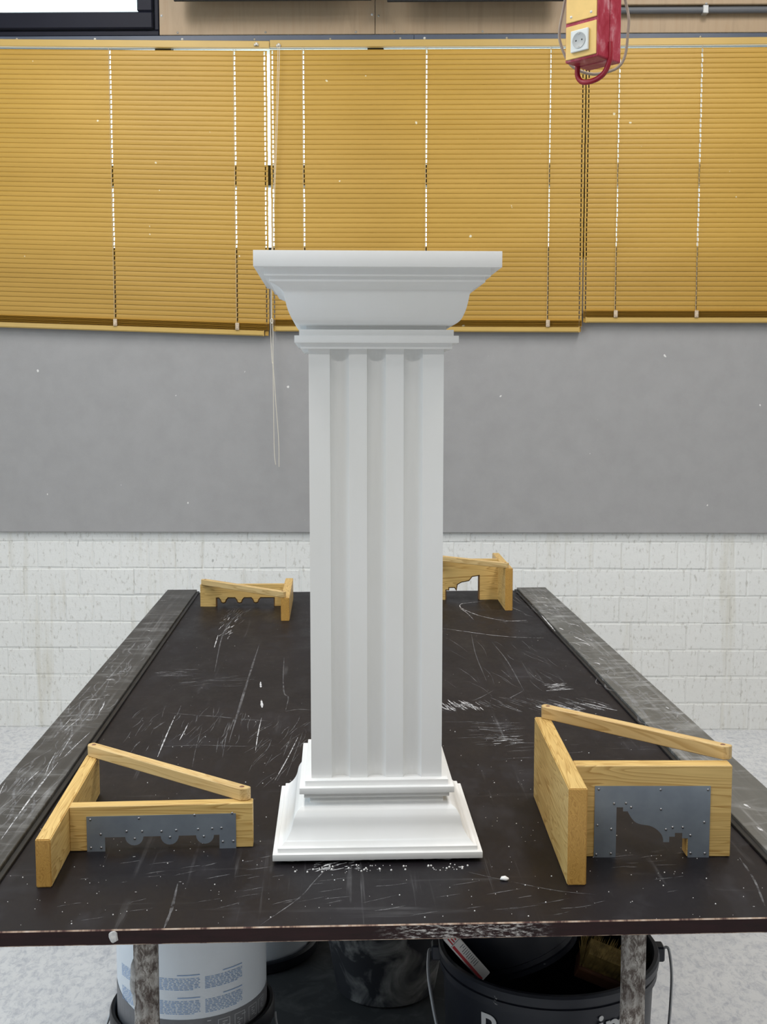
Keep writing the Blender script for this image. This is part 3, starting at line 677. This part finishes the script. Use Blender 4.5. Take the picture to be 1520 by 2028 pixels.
for _ in range(60):
    u, v = R.uniform(-0.17, 0.14), R.uniform(0.195, 0.222); r = R.choice((0.0008, 0.0012, 0.0018))
    bmesh.ops.create_icosphere(bm, subdivisions=1, radius=r, matrix=Matrix.Translation((u, v, HT+r*0.4)))
tag(link('plaster_crumbs', tomesh('plaster_crumbs', bm), M['crumb'], tb), kind='stuff')
bm = bmesh.new()
bmesh.ops.create_icosphere(bm, subdivisions=2, radius=0.0085, matrix=Matrix.Diagonal((0.8, 0.35, 1.1, 1)))
for v in bm.verts: v.co += Vector((R.uniform(-1, 1), R.uniform(-1, 1), R.uniform(-1, 1)))*0.0014
link('plaster_splat', tomesh('plaster_splat', bm, 60), M['rough'], tb, (-0.4155, -0.0015, HT-0.010))
bm = bmesh.new(); bmesh.ops.create_icosphere(bm, subdivisions=2, radius=0.006, matrix=Matrix.Diagonal((1.2, 0.8, 0.6, 1)))
for v in bm.verts: v.co += Vector((R.uniform(-1, 1), R.uniform(-1, 1), R.uniform(-1, 1)))*0.0008
o = link('plaster_crumb', tomesh('plaster_crumb', bm, 60), M['crumb'], None, T(0.180, 0.151, 0.0032)); tag(o, 'single white plaster crumb on the black table right of the pedestal', 'crumb')

# ------------------------------------------------------------ white fluted pedestal
pd = empty('fluted_pedestal', T(-0.0206, 0.4027), TYAW)
tag(pd, 'tall white fluted square plaster pedestal standing on the table', 'pedestal', kind='thing')
cy = catmull([Vector(p) for p in ((0.167, 0.0252), (0.1608, 0.0268), (0.1515, 0.0372), (0.1447, 0.0500), (0.1415, 0.0630), (0.1392, 0.0700), (0.1343, 0.0778), (0.1268, 0.0832))], 4)
base = [(0.1750, 0.0065), (0.1750, 0.0176), (0.1670, 0.0176)]+[(p.x, p.y) for p in cy]+[
    (0.1140, 0.0850), (0.1140, 0.0962), (0.1236, 0.0962), (0.1236, 0.1050), (0.1312, 0.1050), (0.1312, 0.1157), (0.1218, 0.1157), (0.1218, 0.1252), (0.1185, 0.1262), (0.1000, 0.1266)]
link('base', squarelathe('base', base), M['plaster'], pd)
bm = bmesh.new(); n = 40; ring = []
for s in range(4):
    for i in range(n):
        t = -1+2*i/n; a = [(t, -1), (1, t), (-t, 1), (-1, -t)][s]
        ring.append(a)
lo = [bm.verts.new((0.160*a+R.uniform(-.005, .003), 0.160*c+R.uniform(-.005, .003), R.uniform(0.0, 0.0022))) for a, c in ring]
hi = [bm.verts.new((0.1655*a+R.uniform(-.002, .002), 0.1655*c+R.uniform(-.002, .002), 0.0068)) for a, c in ring]
bm.faces.new(hi); bm.faces.new(lo[::-1])
for i in range(len(ring)): bm.faces.new((lo[i], lo[(i+1) % len(ring)], hi[(i+1) % len(ring)], hi[i]))
link('plaster_bed', tomesh('plaster_bed', bm), M['rough'], pd)
# shaft with three flutes on each face
hw, fr_, fp = 0.1112, 0.0157, 0.0608
side = []
for c in (-fp, 0.0, fp):
    side.append((c-fr_, 0.0))
    for k in range(1, 12):
        a = PI-PI*k/12
        side.append((c+fr_*math.cos(a), fr_*math.sin(a)))
    side.append((c+fr_, 0.0))
outl = []
for s in range(4):
    c, sn = math.cos(s*PI/2), math.sin(s*PI/2)
    for x, d in [(-hw, 0.0)]+side:
        px, py = x, -hw+d
        outl.append((c*px-sn*py, sn*px+c*py))
bm = bmesh.new()
# the shaft shrinks by a hair towards its foot, as the photograph shows
a = [bm.verts.new((x, y, 0.1264)) for x, y in outl]; c = [bm.verts.new((x*1.004, y*1.004, 0.8522)) for x, y in outl]
n = len(outl)
for i in range(n): bm.faces.new((a[i], a[(i+1) % n], c[(i+1) % n], c[i]))
bm.faces.new(a[::-1]); bm.faces.new(c)
me = tomesh('shaft', bm, 32); link('shaft', me, M['plaster'], pd)
cy = catmull([Vector(p) for p in ((0.1180, 0.8882), (0.1287, 0.8912), (0.1368, 0.8978), (0.1417, 0.9072), (0.1452, 0.9170), (0.1480, 0.9293), (0.1505, 0.9400), (0.1583, 0.9482), (0.1715, 0.9547))], 4)
cap = [(0.1000, 0.8515), (0.1243, 0.8510), (0.1243, 0.8600), (0.1340, 0.8605), (0.1340, 0.8720), (0.1263, 0.8720), (0.1263, 0.8820), (0.1150, 0.8820), (0.1150, 0.8880)]+[(p.x, p.y) for p in cy]+[
    (0.1718, 0.9548), (0.1718, 0.9630), (0.1795, 0.9630), (0.1795, 0.9757), (0.1952, 0.9757), (0.1952, 1.0005)]
link('capital', squarelathe('capital', cap, bevel=0.0011), M['plaster'], pd)

# ------------------------------------------------------------ running moulds
nail_me = disc_dome('nail', 0.0023, 0.0016, 8); nail_me.materials.append(M['nail'])
def board(name, me, m, root, loc, rz=0.0): return link(name, me, m, root, loc, (0, 0, rz))
def mould(loc, rz, label, sgn, H, run, stock, th, brace, opening, plate, nails, bh=0.0215, far=False):
    """local frame: the runner lies along +y at x<0 (sgn 1) or x>0 (sgn -1); the stock leaves it along x"""
    r = empty('running_mould', loc, rz); tag(r, label, 'running mould', 'wooden running moulds on the table')
    rt_, ry0, ry1 = run
    # runner: box built along its own x axis so that the grain runs along it
    L = ry1-ry0
    bm = bmesh.new(); bbox(bm, -L/2, L/2, -rt_/2, rt_/2, 0, H)
    bmesh.ops.bevel(bm, geom=list(bm.edges), offset=0.0016, segments=2, affect='EDGES')
    for f in bm.faces:
        if abs(f.normal.x) > 0.9: f.material_index = 1
    board('runner', tomesh('runner', bm, 40), [M['pine'], M['pine_end']], r, (-sgn*rt_/2, (ry0+ry1)/2, 0), PI/2)
    # stock with the profile cut out
    sx = stock; out = [(0, 0.0006)]
    op = [(x, z) for x, z in opening]
    out += op+[(sx, 0.0006), (sx, H), (0, H)]
    out = [(sgn*x, z) for x, z in out]
    if sgn < 0: out = out[::-1]
    x_lo, x_hi = min(q[0] for q in op)-0.003, max(q[0] for q in op)+0.003
    a_, b_ = sorted((sgn*x_lo, sgn*x_hi))
    me = prism('stock', out, 0.0, th, bevel=0.0012, under=(a_, b_, H*0.75, 0.0042) if far else None)
    for p in me.polygons:
        c = p.center
        if x_lo < sgn*c.x < x_hi and c.z < H*0.75 and abs(p.normal.y) < 0.8 and c.z > 0.0008: p.material_index = 1
    board('stock', me, [M['pine'], M['cut'] if far else M['pine']], r, (0, 0, 0))
    # brace across the top
    (ax, ay), (bx, by), wd = brace
    d = Vector((bx-ax, by-ay)); Lb = d.length; ang = math.atan2(d.y, d.x)
    k = 0.008
    ol = [(-Lb/2, -wd/2+k), (-Lb/2+k, -wd/2), (Lb/2-k, -wd/2), (Lb/2, -wd/2+k), (Lb/2, wd/2-k*0.4), (Lb/2-k*0.4, wd/2), (-Lb/2+k*0.4, wd/2), (-Lb/2, wd/2-k*0.4)]
    bo = board('brace', vprism('brace', ol, 0, bh, bevel=0.0012), M['pine_pale'], r, ((ax+bx)/2, (ay+by)/2, H+0.0003), ang)
    for x in (-Lb/2+0.014, Lb/2-0.014):
        link('screw', disc_dome('screw', 0.0045, 0.001, 10), M['brushwood'], bo, (x, 0, bh))
    if plate:
        po = [(sgn*x, z) for x, z in plate]
        pl = board('profile_plate', prism('profile_plate', po, -0.0016, -0.0002), M['zinc'], r, (0, 0, 0))
        for x, z in nails: link('nail', nail_me, None, pl, (sgn*x, -0.0016, z), (PI/2, 0, 0))
    return r
def arc(cx, cz, r, a0, a1, n): return [(cx+r*math.cos(a0+(a1-a0)*i/n), cz+r*math.sin(a0+(a1-a0)*i/n)) for i in range(n+1)]
# flute profile (x from the runner face), plate edges then stock cut a little larger
X0 = 0.0285
def flute_opening(x0, x1, top, cs, r, dz=0.0, zb=0.0006):
    p = [(x0, zb), (x0, top)]
    for c in cs: p += arc(c, top, r, PI, 2*PI, 10)
    return p+[(x1, top), (x1, zb)]
fl_cs = (0.1090, 0.1690, 0.2290)
pl_op = flute_opening(0.0595, 0.2535, 0.0245, fl_cs, 0.0153, zb=0.0)
st_op = flute_opening(0.0550, 0.2580, 0.0290, fl_cs, 0.0110)
plate_f = [(0.0290, 0.0)]+pl_op+[(0.2820, 0.0), (0.2820, 0.0615), (0.0290, 0.0615)]
P5 = lambda x, z: ((x-392)/3600.0+0.0290, (757-z)/3385.0)
nails_f = [P5(*q) for q in ((415, 567), (710, 565), (1050, 553), (1281, 547), (477, 655), (634, 641), (729, 643), (683, 686), (847, 646), (936, 641), (898, 682), (1070, 638), (1157, 636), (1105, 682), (1213, 634), (416, 735), (478, 735), (1221, 716), (1285, 714))]
mould(T(-0.5440, 0.3003), TYAW+0.024, 'wooden running mould with a three-tongue zinc plate, front left of the table', 1, 0.0788,
      (0.0240, -0.147, 0.296), 0.311, 0.0245, ((-0.019, 0.298), (0.302, 0.013), 0.021), st_op, plate_f, nails_f)
# cornice profile
cr = [(0.381, 0.0), (0.381, 0.087), (0.392, 0.087), (0.392, 0.080), (0.400, 0.080)]
cyr = catmull([Vector(p) for p in ((0.4000, 0.080), (0.4025, 0.0745), (0.4063, 0.0685), (0.4115, 0.0625), (0.4189, 0.0584), (0.4280, 0.0565), (0.4369, 0.0551), (0.4447, 0.0517), (0.4509, 0.0472), (0.4560, 0.0418), (0.4589, 0.0367), (0.4605, 0.0310), (0.4608, 0.0265))], 2)
cr += [(p.x, p.y) for p in cyr[1:]]
cr += [(0.4708, 0.0265), (0.4708, 0.0360), (0.4801, 0.0360), (0.4801, 0.0425), (0.4926, 0.0425), (0.4926, 0.0331), (0.5024, 0.0331), (0.5024, 0.0)]
U0 = 0.3115
cr_pl = [(x-U0, z) for x, z in cr]
plate_c = [(0.3440-U0, 0.0)]+cr_pl+[(0.5385-U0, 0.0), (0.5385-U0, 0.1235), (0.3440-U0, 0.1235)]
cr_st = [(0.3765, 0.0006), (0.3765, 0.0915), (0.3955, 0.0915), (0.4040, 0.0815), (0.4090, 0.0735), (0.4200, 0.0640), (0.4370, 0.0605), (0.4500, 0.0545), (0.4590, 0.0460), (0.4640, 0.0350), (0.4670, 0.0310), (0.4690, 0.0410), (0.4770, 0.0410), (0.4770, 0.0470), (0.4960, 0.0470), (0.4960, 0.0378), (0.5008, 0.0378), (0.5008, 0.0006)]
cr_st = [(x-U0, z) for x, z in cr_st]
P6 = lambda x, z: ((x-463)/3640.0+0.3440-U0, (998-z)/3570.0)
nails_c = [P6(*q) for q in ((487, 577), (865, 580), (1155, 580), (583, 665), (655, 663), (687, 688), (870, 700), (483, 798), (568, 823), (1137, 780), (903, 825), (944, 812), (1006, 812), (1054, 861), (478, 980), (568, 974), (1057, 972), (1145, 974))]
mould(T(0.3115, 0.2420), TYAW-0.040, 'tall wooden running mould with a cornice profile zinc plate, front right of the table', 1, 0.1582,
      (0.0300, -0.116, 0.302), 0.263, 0.030, ((-0.016, 0.302), (0.268, 0.032), 0.020), cr_st, plate_c, nails_c, bh=0.0235)
# the two moulds at the far end show their wooden backs
back_f = [(0.0385, 0.0006), (0.0385, 0.0300)]
for c in (0.1045, 0.1645, 0.2240):
    back_f += [(c-0.0180, 0.0305), (c-0.0125, 0.0240), (c-0.0085, 0.0135), (c, 0.0108), (c+0.0085, 0.0135), (c+0.0125, 0.0240), (c+0.0180, 0.0305)]
back_f += [(0.2480, 0.0300), (0.2480, 0.0006)]
mould(T(-0.2785, 2.6530), TYAW+0.004, 'small wooden running mould with scalloped cuts at the far left of the table', -1, 0.0815,
      (0.0290, -0.292, 0.150), 0.3085, 0.0245, ((0.016, -0.288), (-0.300, 0.010), 0.021), back_f, None, None, bh=0.0205, far=True)
back_c = [(0.0725, 0.0006), (0.0725, 0.0915), (0.0960, 0.0880), (0.1085, 0.0720), (0.1370, 0.0665), (0.1520, 0.0580), (0.1565, 0.0330), (0.1650, 0.0455), (0.1840, 0.0455), (0.1845, 0.0362), (0.1955, 0.0362), (0.1955, 0.0006)]
mould(T(0.5295, 2.7560), TYAW-0.020, 'tall wooden running mould with a cornice cut-out at the far right behind the pedestal', -1, 0.1550,
      (0.0270, -0.232, 0.190), 0.268, 0.030, ((0.012, -0.224), (-0.262, 0.010), 0.022), back_c, None, None, bh=0.0185, far=True)

# ------------------------------------------------------------ red hanging power box
px = empty('power_box', (0.5110, 3.272, 2.4275)); px.rotation_euler = (0, 0, 0.80)
tag(px, 'red hanging power box with yellow cover plates and a white socket', 'power box')
hb = 0.0530; HB = 0.34
# local faces: x = -hb carries the plates (it faces the camera's left), y = -hb is the red side
link('shell', boxmesh('shell', (-hb, -0.0010, -hb, hb, 0, HB), bevel=0.004, seg=2), M['red'], px)
link('shell', boxmesh('shell', (0.0010, hb, -hb, hb, 0, HB), bevel=0.004, seg=2), M['red'], px)
link('seam', boxmesh('seam', (-0.0012, 0.0012, -hb+0.0015, hb-0.0015, 0.002, HB-0.002)), M['redclean'], px)
for z0, z1 in ((0.006, 0.092), (0.101, 0.225), (0.234, 0.332)):
    cp = link('cover_plate', boxmesh('cover_plate', (-hb-0.0035, -hb-0.0002, -hb+0.004, hb-0.004, z0, z1), bevel=0.0015), M['plate'], px)
    if z0 < 0.05:
        so = link('socket', boxmesh('socket', (-hb-0.011, -hb-0.0037, -0.028, 0.028, 0.020, 0.076), bevel=0.0022, seg=2), M['socket'], px)
        well = link('socket_well', lathe('socket_well', [(0, 0.0006), (0.0175, 0.0006), (0.0195, 0.0018), (0.0205, 0.0018), (0.0205, 0.0)], 28), M['socketin'], so, (-hb-0.0109, 0, 0.048), (0, -PI/2, 0))
        for dy in (-0.0095, 0.0095):
            link('contact_hole', disc_dome('contact_hole', 0.0026, 0.0004, 10), M['black'], so, (-hb-0.0114, dy, 0.048), (0, -PI/2, 0))
        for dz in (-0.0178, 0.0178):
            link('earth_clip', boxmesh('earth_clip', (-hb-0.0125, -hb-0.0110, -0.0025, 0.0025, 0.048+dz-0.002, 0.048+dz+0.002)), M['bracket'], so)
    else:
        for dy in (-0.032, 0.032):
            for dz in (z0+0.014, z1-0.014):
                link('screw', disc_dome('screw', 0.0038, 0.0022, 10), M['screw'], cp, (-hb-0.0035, dy, dz), (0, -PI/2, 0))
hp = [(0, -hb-0.001, 0.045), (0, -hb-0.002, 0.015), (0, -hb+0.001, -0.006), (0, -hb*0.72, -0.030), (0, -hb*0.30, -0.042), (0, hb*0.25, -0.045), (0, hb*0.68, -0.040), (0, hb*0.93, -0.022), (0, hb-0.004, 0.004), (0, hb-0.005, 0.02)]
link('handle', tubemesh('handle', catmull(hp, 5), 0.0072, 10), M['redclean'], px)
# the strain-relieved cable that loops under the box, kept in world axes
cb = [(0.455, 3.36, 2.76), (0.4393, 3.4, 2.6342), (0.4251, 3.4, 2.553), (0.4300, 3.4, 2.5122), (0.4531, 3.4, 2.4645), (0.4816, 3.4, 2.4439), (0.5169, 3.4, 2.4342), (0.5449, 3.4, 2.4369), (0.5868, 3.4, 2.4504), (0.6086, 3.4, 2.4844), (0.6156, 3.4, 2.5523), (0.6163, 3.4, 2.5861), (0.6055, 3.4, 2.6334), (0.56, 3.36, 2.765)]
c, s = math.cos(-0.80), math.sin(-0.80)
q = [(c*(x-0.499)-s*(y-3.272), s*(x-0.499)+c*(y-3.272), z-2.4275) for x, y, z in cb]
q = [(0.0, 0.01, HB-0.004)]+q+[(0.012, 0.014, HB-0.004)]
link('cable', tubemesh('cable', catmull(q, 5), 0.0040, 8), M['cable'], px)
link('suspension_cable', tubemesh('suspension_cable', [(0, 0, HB-0.002), (0, 0, 4.199-2.4275)], 0.006, 8), M['cable'], px)

# ------------------------------------------------------------ buckets under the table
def bail(pa, pb, low, r, m, parent, n=6):
    pts = catmull([pa, (pa[0]*1.02, (pa[1]+low[1])/2*0.55+pa[1]*0.45, (pa[2]*0.62+low[2]*0.38)), ((pa[0]+low[0])*0.5, low[1]*0.86, low[2]*0.82+pa[2]*0.18), low,
                   ((pb[0]+low[0])*0.5, low[1]*0.86, low[2]*0.82+pb[2]*0.18), (pb[0]*1.02, (pb[1]+low[1])/2*0.55+pb[1]*0.45, (pb[2]*0.62+low[2]*0.38)), pb], n)
    return link('bail_handle', tubemesh('bail_handle', pts, r, 8), m, parent)
def shell_prof(rb, rt, h, rim, th=0.004, z0=0.0):
    return [(0, z0), (rb-0.006, z0), (rb, z0+0.006), (rt, h-0.032), (rt+rim, h-0.030), (rt+rim, h-0.006), (rt+rim-0.003, h), (rt-th+0.001, h), (rt-th-0.001, h-0.006), (rb-th, z0+0.010), (0, z0+0.010)]
# white printed bucket nested in a black one
kb = link('black_bucket', lathe('black_bucket', shell_prof(0.140, 0.158, 0.325, 0.006)), M['blackpl'], None, (-0.4200, 2.262, 0.0045))
tag(kb, 'black bucket around the foot of the white printed bucket under the table', 'bucket')
bail((-0.166, 0, 0.300), (0.166, 0, 0.300), (0, -0.172, 0.150), 0.0025, M['wire'], kb)
wbk = empty('white_bucket', (-0.4200, 2.262, 0.20)); tag(wbk, 'white plastic bucket with blue printed text behind the left table leg', 'bucket')
RB = lambda z: 0.1480-0.010*max(0.0, (0.14-z)/0.14)*0.6
link('body', lathe('body', [(0, 0.0), (0.1400, 0.0), (0.1425, 0.008), (0.1480, 0.14), (0.1483, 0.34), (0.1520, 0.345), (0.1520, 0.365), (0.146, 0.365), (0.1435, 0.355), (0.1440, 0.14), (0.138, 0.012), (0, 0.012)], 64), M['wbucket'], wbk)
def wrap(bm, a0, a1, z0, z1, r, seg=None):
    n = seg or max(1, int(abs(a1-a0)/0.06)+1); prev = None
    for i in range(n+1):
        a = a0+(a1-a0)*i/n
        v = [bm.verts.new((r*math.sin(a), -r*math.cos(a), z)) for z in (z0, z1)]
        if prev: bm.faces.new((prev[0], v[0], v[1], prev[1]))
        prev = v
bm = bmesh.new()
# grey printed band with a slanted left end
prev = None
for i in range(41):
    a = -1.28+(3.0)*i/40
    z1 = 0.167+0.030*max(0.0, 1-i/9.0)
    v = [bm.verts.new((0.1488*math.sin(a), -0.1488*math.cos(a), z)) for z in (0.120, z1)]
    if prev: bm.faces.new((prev[0], v[0], v[1], prev[1]))
    prev = v
link('printed_band', tomesh('printed_band', bm), M['gband'], wbk)
R2 = random.Random(3)
bm = bmesh.new()
for a0, a1 in ((-0.95, -0.315), (-0.247, 0.276), (0.34, 0.87)):
    for zb, rows in ((0.2215, 8), (0.1770, 9)):
        ztop = zb+0.0290
        wrap(bm, a0+(a1-a0)*0.45, a1, ztop+0.0035, ztop+0.0050, 0.1489)
        for k in range(rows):
            z = ztop-0.0031*(k+1); a = a0; end = a1 if k < rows-1 else a0+(a1-a0)*0.85
            while a < end-0.01:
                w = R2.uniform(0.02, 0.07); wrap(bm, a, min(a+w, end), z, z+0.0012, 0.1489, 2 if w > 0.05 else 1); a += w+R2.uniform(0.010, 0.022)
tag(link('printed_text', tomesh('printed_text', bm), M['blueprint'], wbk), kind='stuff')
bm = bmesh.new()
for a0 in (0.50, 0.74, 0.98, 1.20):
    aw, z0, z1, t = 0.17, 0.130, 0.159, 0.0012
    wrap(bm, a0, a0+aw, z0, z0+t, 0.1491); wrap(bm, a0, a0+aw, z1-t, z1, 0.1491)
    wrap(bm, a0, a0+0.009, z0+t, z1-t, 0.1491, 1); wrap(bm, a0+aw-0.009, a0+aw, z0+t, z1-t, 0.1491, 1)
    for q in range(5):
        x = a0+0.03+R2.uniform(0, 0.09); zz = z0+0.005+q*0.0042; wrap(bm, x, x+R2.uniform(0.03, 0.07), zz, zz+0.0016, 0.1491, 1)
wrap(bm, 0.36, 0.41, 0.160, 0.162, 0.1491, 1)
tag(link('printed_symbols', tomesh('printed_symbols', bm), M['paleprint'], wbk), kind='stuff')
# second nested pair further back
kb2 = link('bucket_lid', lathe('bucket_lid', [(0, 0), (0.180, 0), (0.186, 0.004), (0.188, 0.030), (0.184, 0.034), (0.176, 0.034), (0.174, 0.012), (0, 0.012)]), M['blackpl'], None, (-0.420, 3.17, 0.0045))
tag(kb2, 'black bucket lid on the floor under the plain white bucket', 'lid')
w2b = link('white_bucket', lathe('white_bucket', [(0, 0), (0.160, 0), (0.166, 0.006), (0.172, 0.30), (0.177, 0.305), (0.177, 0.325), (0.170, 0.325), (0.160, 0.012), (0, 0.012)]), M['wbucket'], None, (-0.420, 3.17, 0.0168))
tag(w2b, 'plain white bucket standing behind the printed white bucket', 'bucket')
# plaster-smeared rubber bucket
rb = link('rubber_bucket', lathe('rubber_bucket', [(0, 0), (0.122, 0), (0.130, 0.006), (0.146, 0.10), (0.170, 0.24), (0.184, 0.36), (0.189, 0.362), (0.189, 0.374), (0.180, 0.374), (0.166, 0.24), (0.140, 0.10), (0.122, 0.012), (0, 0.012)]), M['rubber'], None, (-0.040, 2.955, 0.0045))
tag(rb, 'black rubber bucket smeared with grey plaster under the middle of the table', 'bucket')
# big blue-black tub
tub = empty('mortar_tub', (0.3055, 2.365, 0.0045)); tag(tub, 'big blue-black tub with white lettering behind the right table leg', 'tub')
link('body', lathe('body', [(0, 0), (0.196, 0), (0.204, 0.008), (0.2160, 0.330), (0.2200, 0.352), (0.2200, 0.356), (0.2245, 0.357), (0.2250, 0.372), (0.2215, 0.374), (0.2215, 0.379), (0.2275, 0.380), (0.2290, 0.396), (0.2255, 0.401), (0.2180, 0.401), (0.2150, 0.392), (0.2110, 0.33), (0.198, 0.014), (0, 0.014)], 72), M['tub'], tub)
for sx in (-1, 1):
    link('handle_lug', boxmesh('handle_lug', (sx*0.232-0.010, sx*0.232+0.010, -0.016, 0.016, 0.366, 0.398), bevel=0.003), M['tub'], tub)
hw_ = [(-0.240, 0.0, 0.384), (-0.248, -0.008, 0.378), (-0.246, -0.05, 0.325), (-0.215, -0.13, 0.225), (-0.13, -0.205, 0.125), (0.0, -0.230, 0.090), (0.13, -0.205, 0.125), (0.215, -0.13, 0.225), (0.250, -0.045, 0.325), (0.253, -0.006, 0.385), (0.243, 0.0, 0.392)]
link('bail_handle', tubemesh('bail_handle', catmull(hw_, 6), 0.0032, 8), M['wire'], tub)
def lettering(txt, ang, z, size, r, shear=0.0):
    cu = bpy.data.curves.new('lettering', 'FONT'); cu.body = txt; cu.size = size; cu.extrude = 0.0006; cu.offset = 0.0012; cu.align_x = 'CENTER'; cu.shear = shear
    t = bpy.data.objects.new('lettering_outline', cu); COL.objects.link(t)
    bpy.context.view_layer.update()
    me = bpy.data.meshes.new_from_object(t.evaluated_get(bpy.context.evaluated_depsgraph_get()))
    bpy.data.objects.remove(t); bpy.data.curves.remove(cu)
    return link('lettering', me, M['letter'], tub, (r*math.sin(ang), -r*math.cos(ang), z), (PI/2+0.035, 0, ang))
lettering('B', -0.660, 0.2800, 0.080, 0.2166); lettering('im', 0.500, 0.3020, 0.080, 0.2182)
# things lying in the tub
wp_ = lambda x, y, z: (x, y, z)
sb = empty('small_bucket', (0.258, 2.425, 0.352)); sb.rotation_euler = (math.radians(-6), math.radians(-20), 0.0)
tag(sb, 'small dark bucket lying upside down in the big tub', 'bucket')
link('body', lathe('body', [(0.1250, 0.0), (0.1260, 0.010), (0.1210, 0.012), (0.1200, 0.022), (0.1225, 0.024), (0.1080, 0.17), (0.100, 0.176), (0, 0.176)], 48), M['tub'], sb)
# keep the wall of the small bucket solid from below as well
link('inside', lathe('inside', [(0.1230, 0.0), (0.1180, 0.02), (0.1050, 0.165), (0, 0.168)], 48), M['blackpl'], sb)
ct_ = empty('cartridge', (0.1356, 2.275, 0.414)); tag(ct_, 'white and red wrapped cartridge leaning inside the big tub', 'cartridge')
ax = Vector((-0.060, 0.010, 0.066)).normalized(); ct_.rotation_mode = 'QUATERNION'
face = Vector((0.25, -0.93, 0.28)); xx = (ax.cross(face)).normalized()*-1
yy = ax.cross(xx).normalized(); mt = Matrix((xx, yy, ax)).transposed(); ct_.rotation_quaternion = mt.to_quaternion()
link('wrapper', boxmesh('wrapper', (-0.013, 0.013, -0.009, 0.009, -0.05, 0.062), bevel=0.003, seg=2), M['carton'], ct_)
def pr(nm, m, *bx): return link(nm, boxmesh(nm, *bx), m, ct_)
for yq in (-0.0093, 0.0090):
    pr('red_stripe', M['redprint'], (0.0062, 0.0118, yq, yq+0.0003, -0.046, 0.040))
    pr('red_mark', M['redprint'], *[(x, x+0.0026, yq, yq+0.0003, 0.046-0.001*i, 0.058) for i, x in enumerate((-0.0110, -0.0055, 0.0000, 0.0055))])
    pr('dark_line', M['darkprint'], (-0.0125, 0.0125, yq, yq+0.0003, 0.0415, 0.0425))
    pr('small_print', M['darkprint'], *[(-0.0095, -0.0095+w, yq, yq+0.0003, 0.028-0.0045*i, 0.0292-0.0045*i) for i, w in enumerate((0.010, 0.006, 0.012, 0.013, 0.011, 0.013, 0.012, 0.009, 0.013, 0.011, 0.013))])
bs = empty('plaster_brush', (0.4150, 2.335, 0.345)); bs.rotation_euler = (math.radians(22), math.radians(20), -0.12)
tag(bs, 'wide brush with brown wooden block and yellow bristles in the big tub', 'brush')
link('block', boxmesh('block', (-0.060, 0.040, -0.028, 0.028, 0.0, 0.030), bevel=0.004, seg=2), M['brushwood'], bs)
bm = bmesh.new()
for _ in range(420):
    x, y = R2.uniform(-0.068, 0.068), R2.uniform(-0.022, 0.022)
    tip = Vector((x*1.12+R2.uniform(-.006, .006), y*1.4+R2.uniform(-.006, .006), 0.030+R2.uniform(0.050, 0.064)))
    b0 = Vector((max(-0.056, min(0.036, x)), y, 0.029)); s_ = Vector((0.0016, 0.0008, 0))
    a1, a2, a3 = bm.verts.new(b0-s_), bm.verts.new(b0+s_), bm.verts.new(tip); bm.faces.new((a1, a2, a3))
bbox(bm, -0.052, 0.034, -0.021, 0.021, 0.0301, 0.070)
tag(link('bristles', tomesh('bristles', bm), M['bristle'], bs), kind='stuff')

mt_ = link('floor_board', boxmesh('floor_board', (-0.60, 0.50, 2.05, 3.45, 0.0, 0.004), bevel=0.0015), M['dirtyboard'])
tag(mt_, 'dark stained board lying on the floor under the table', 'board')
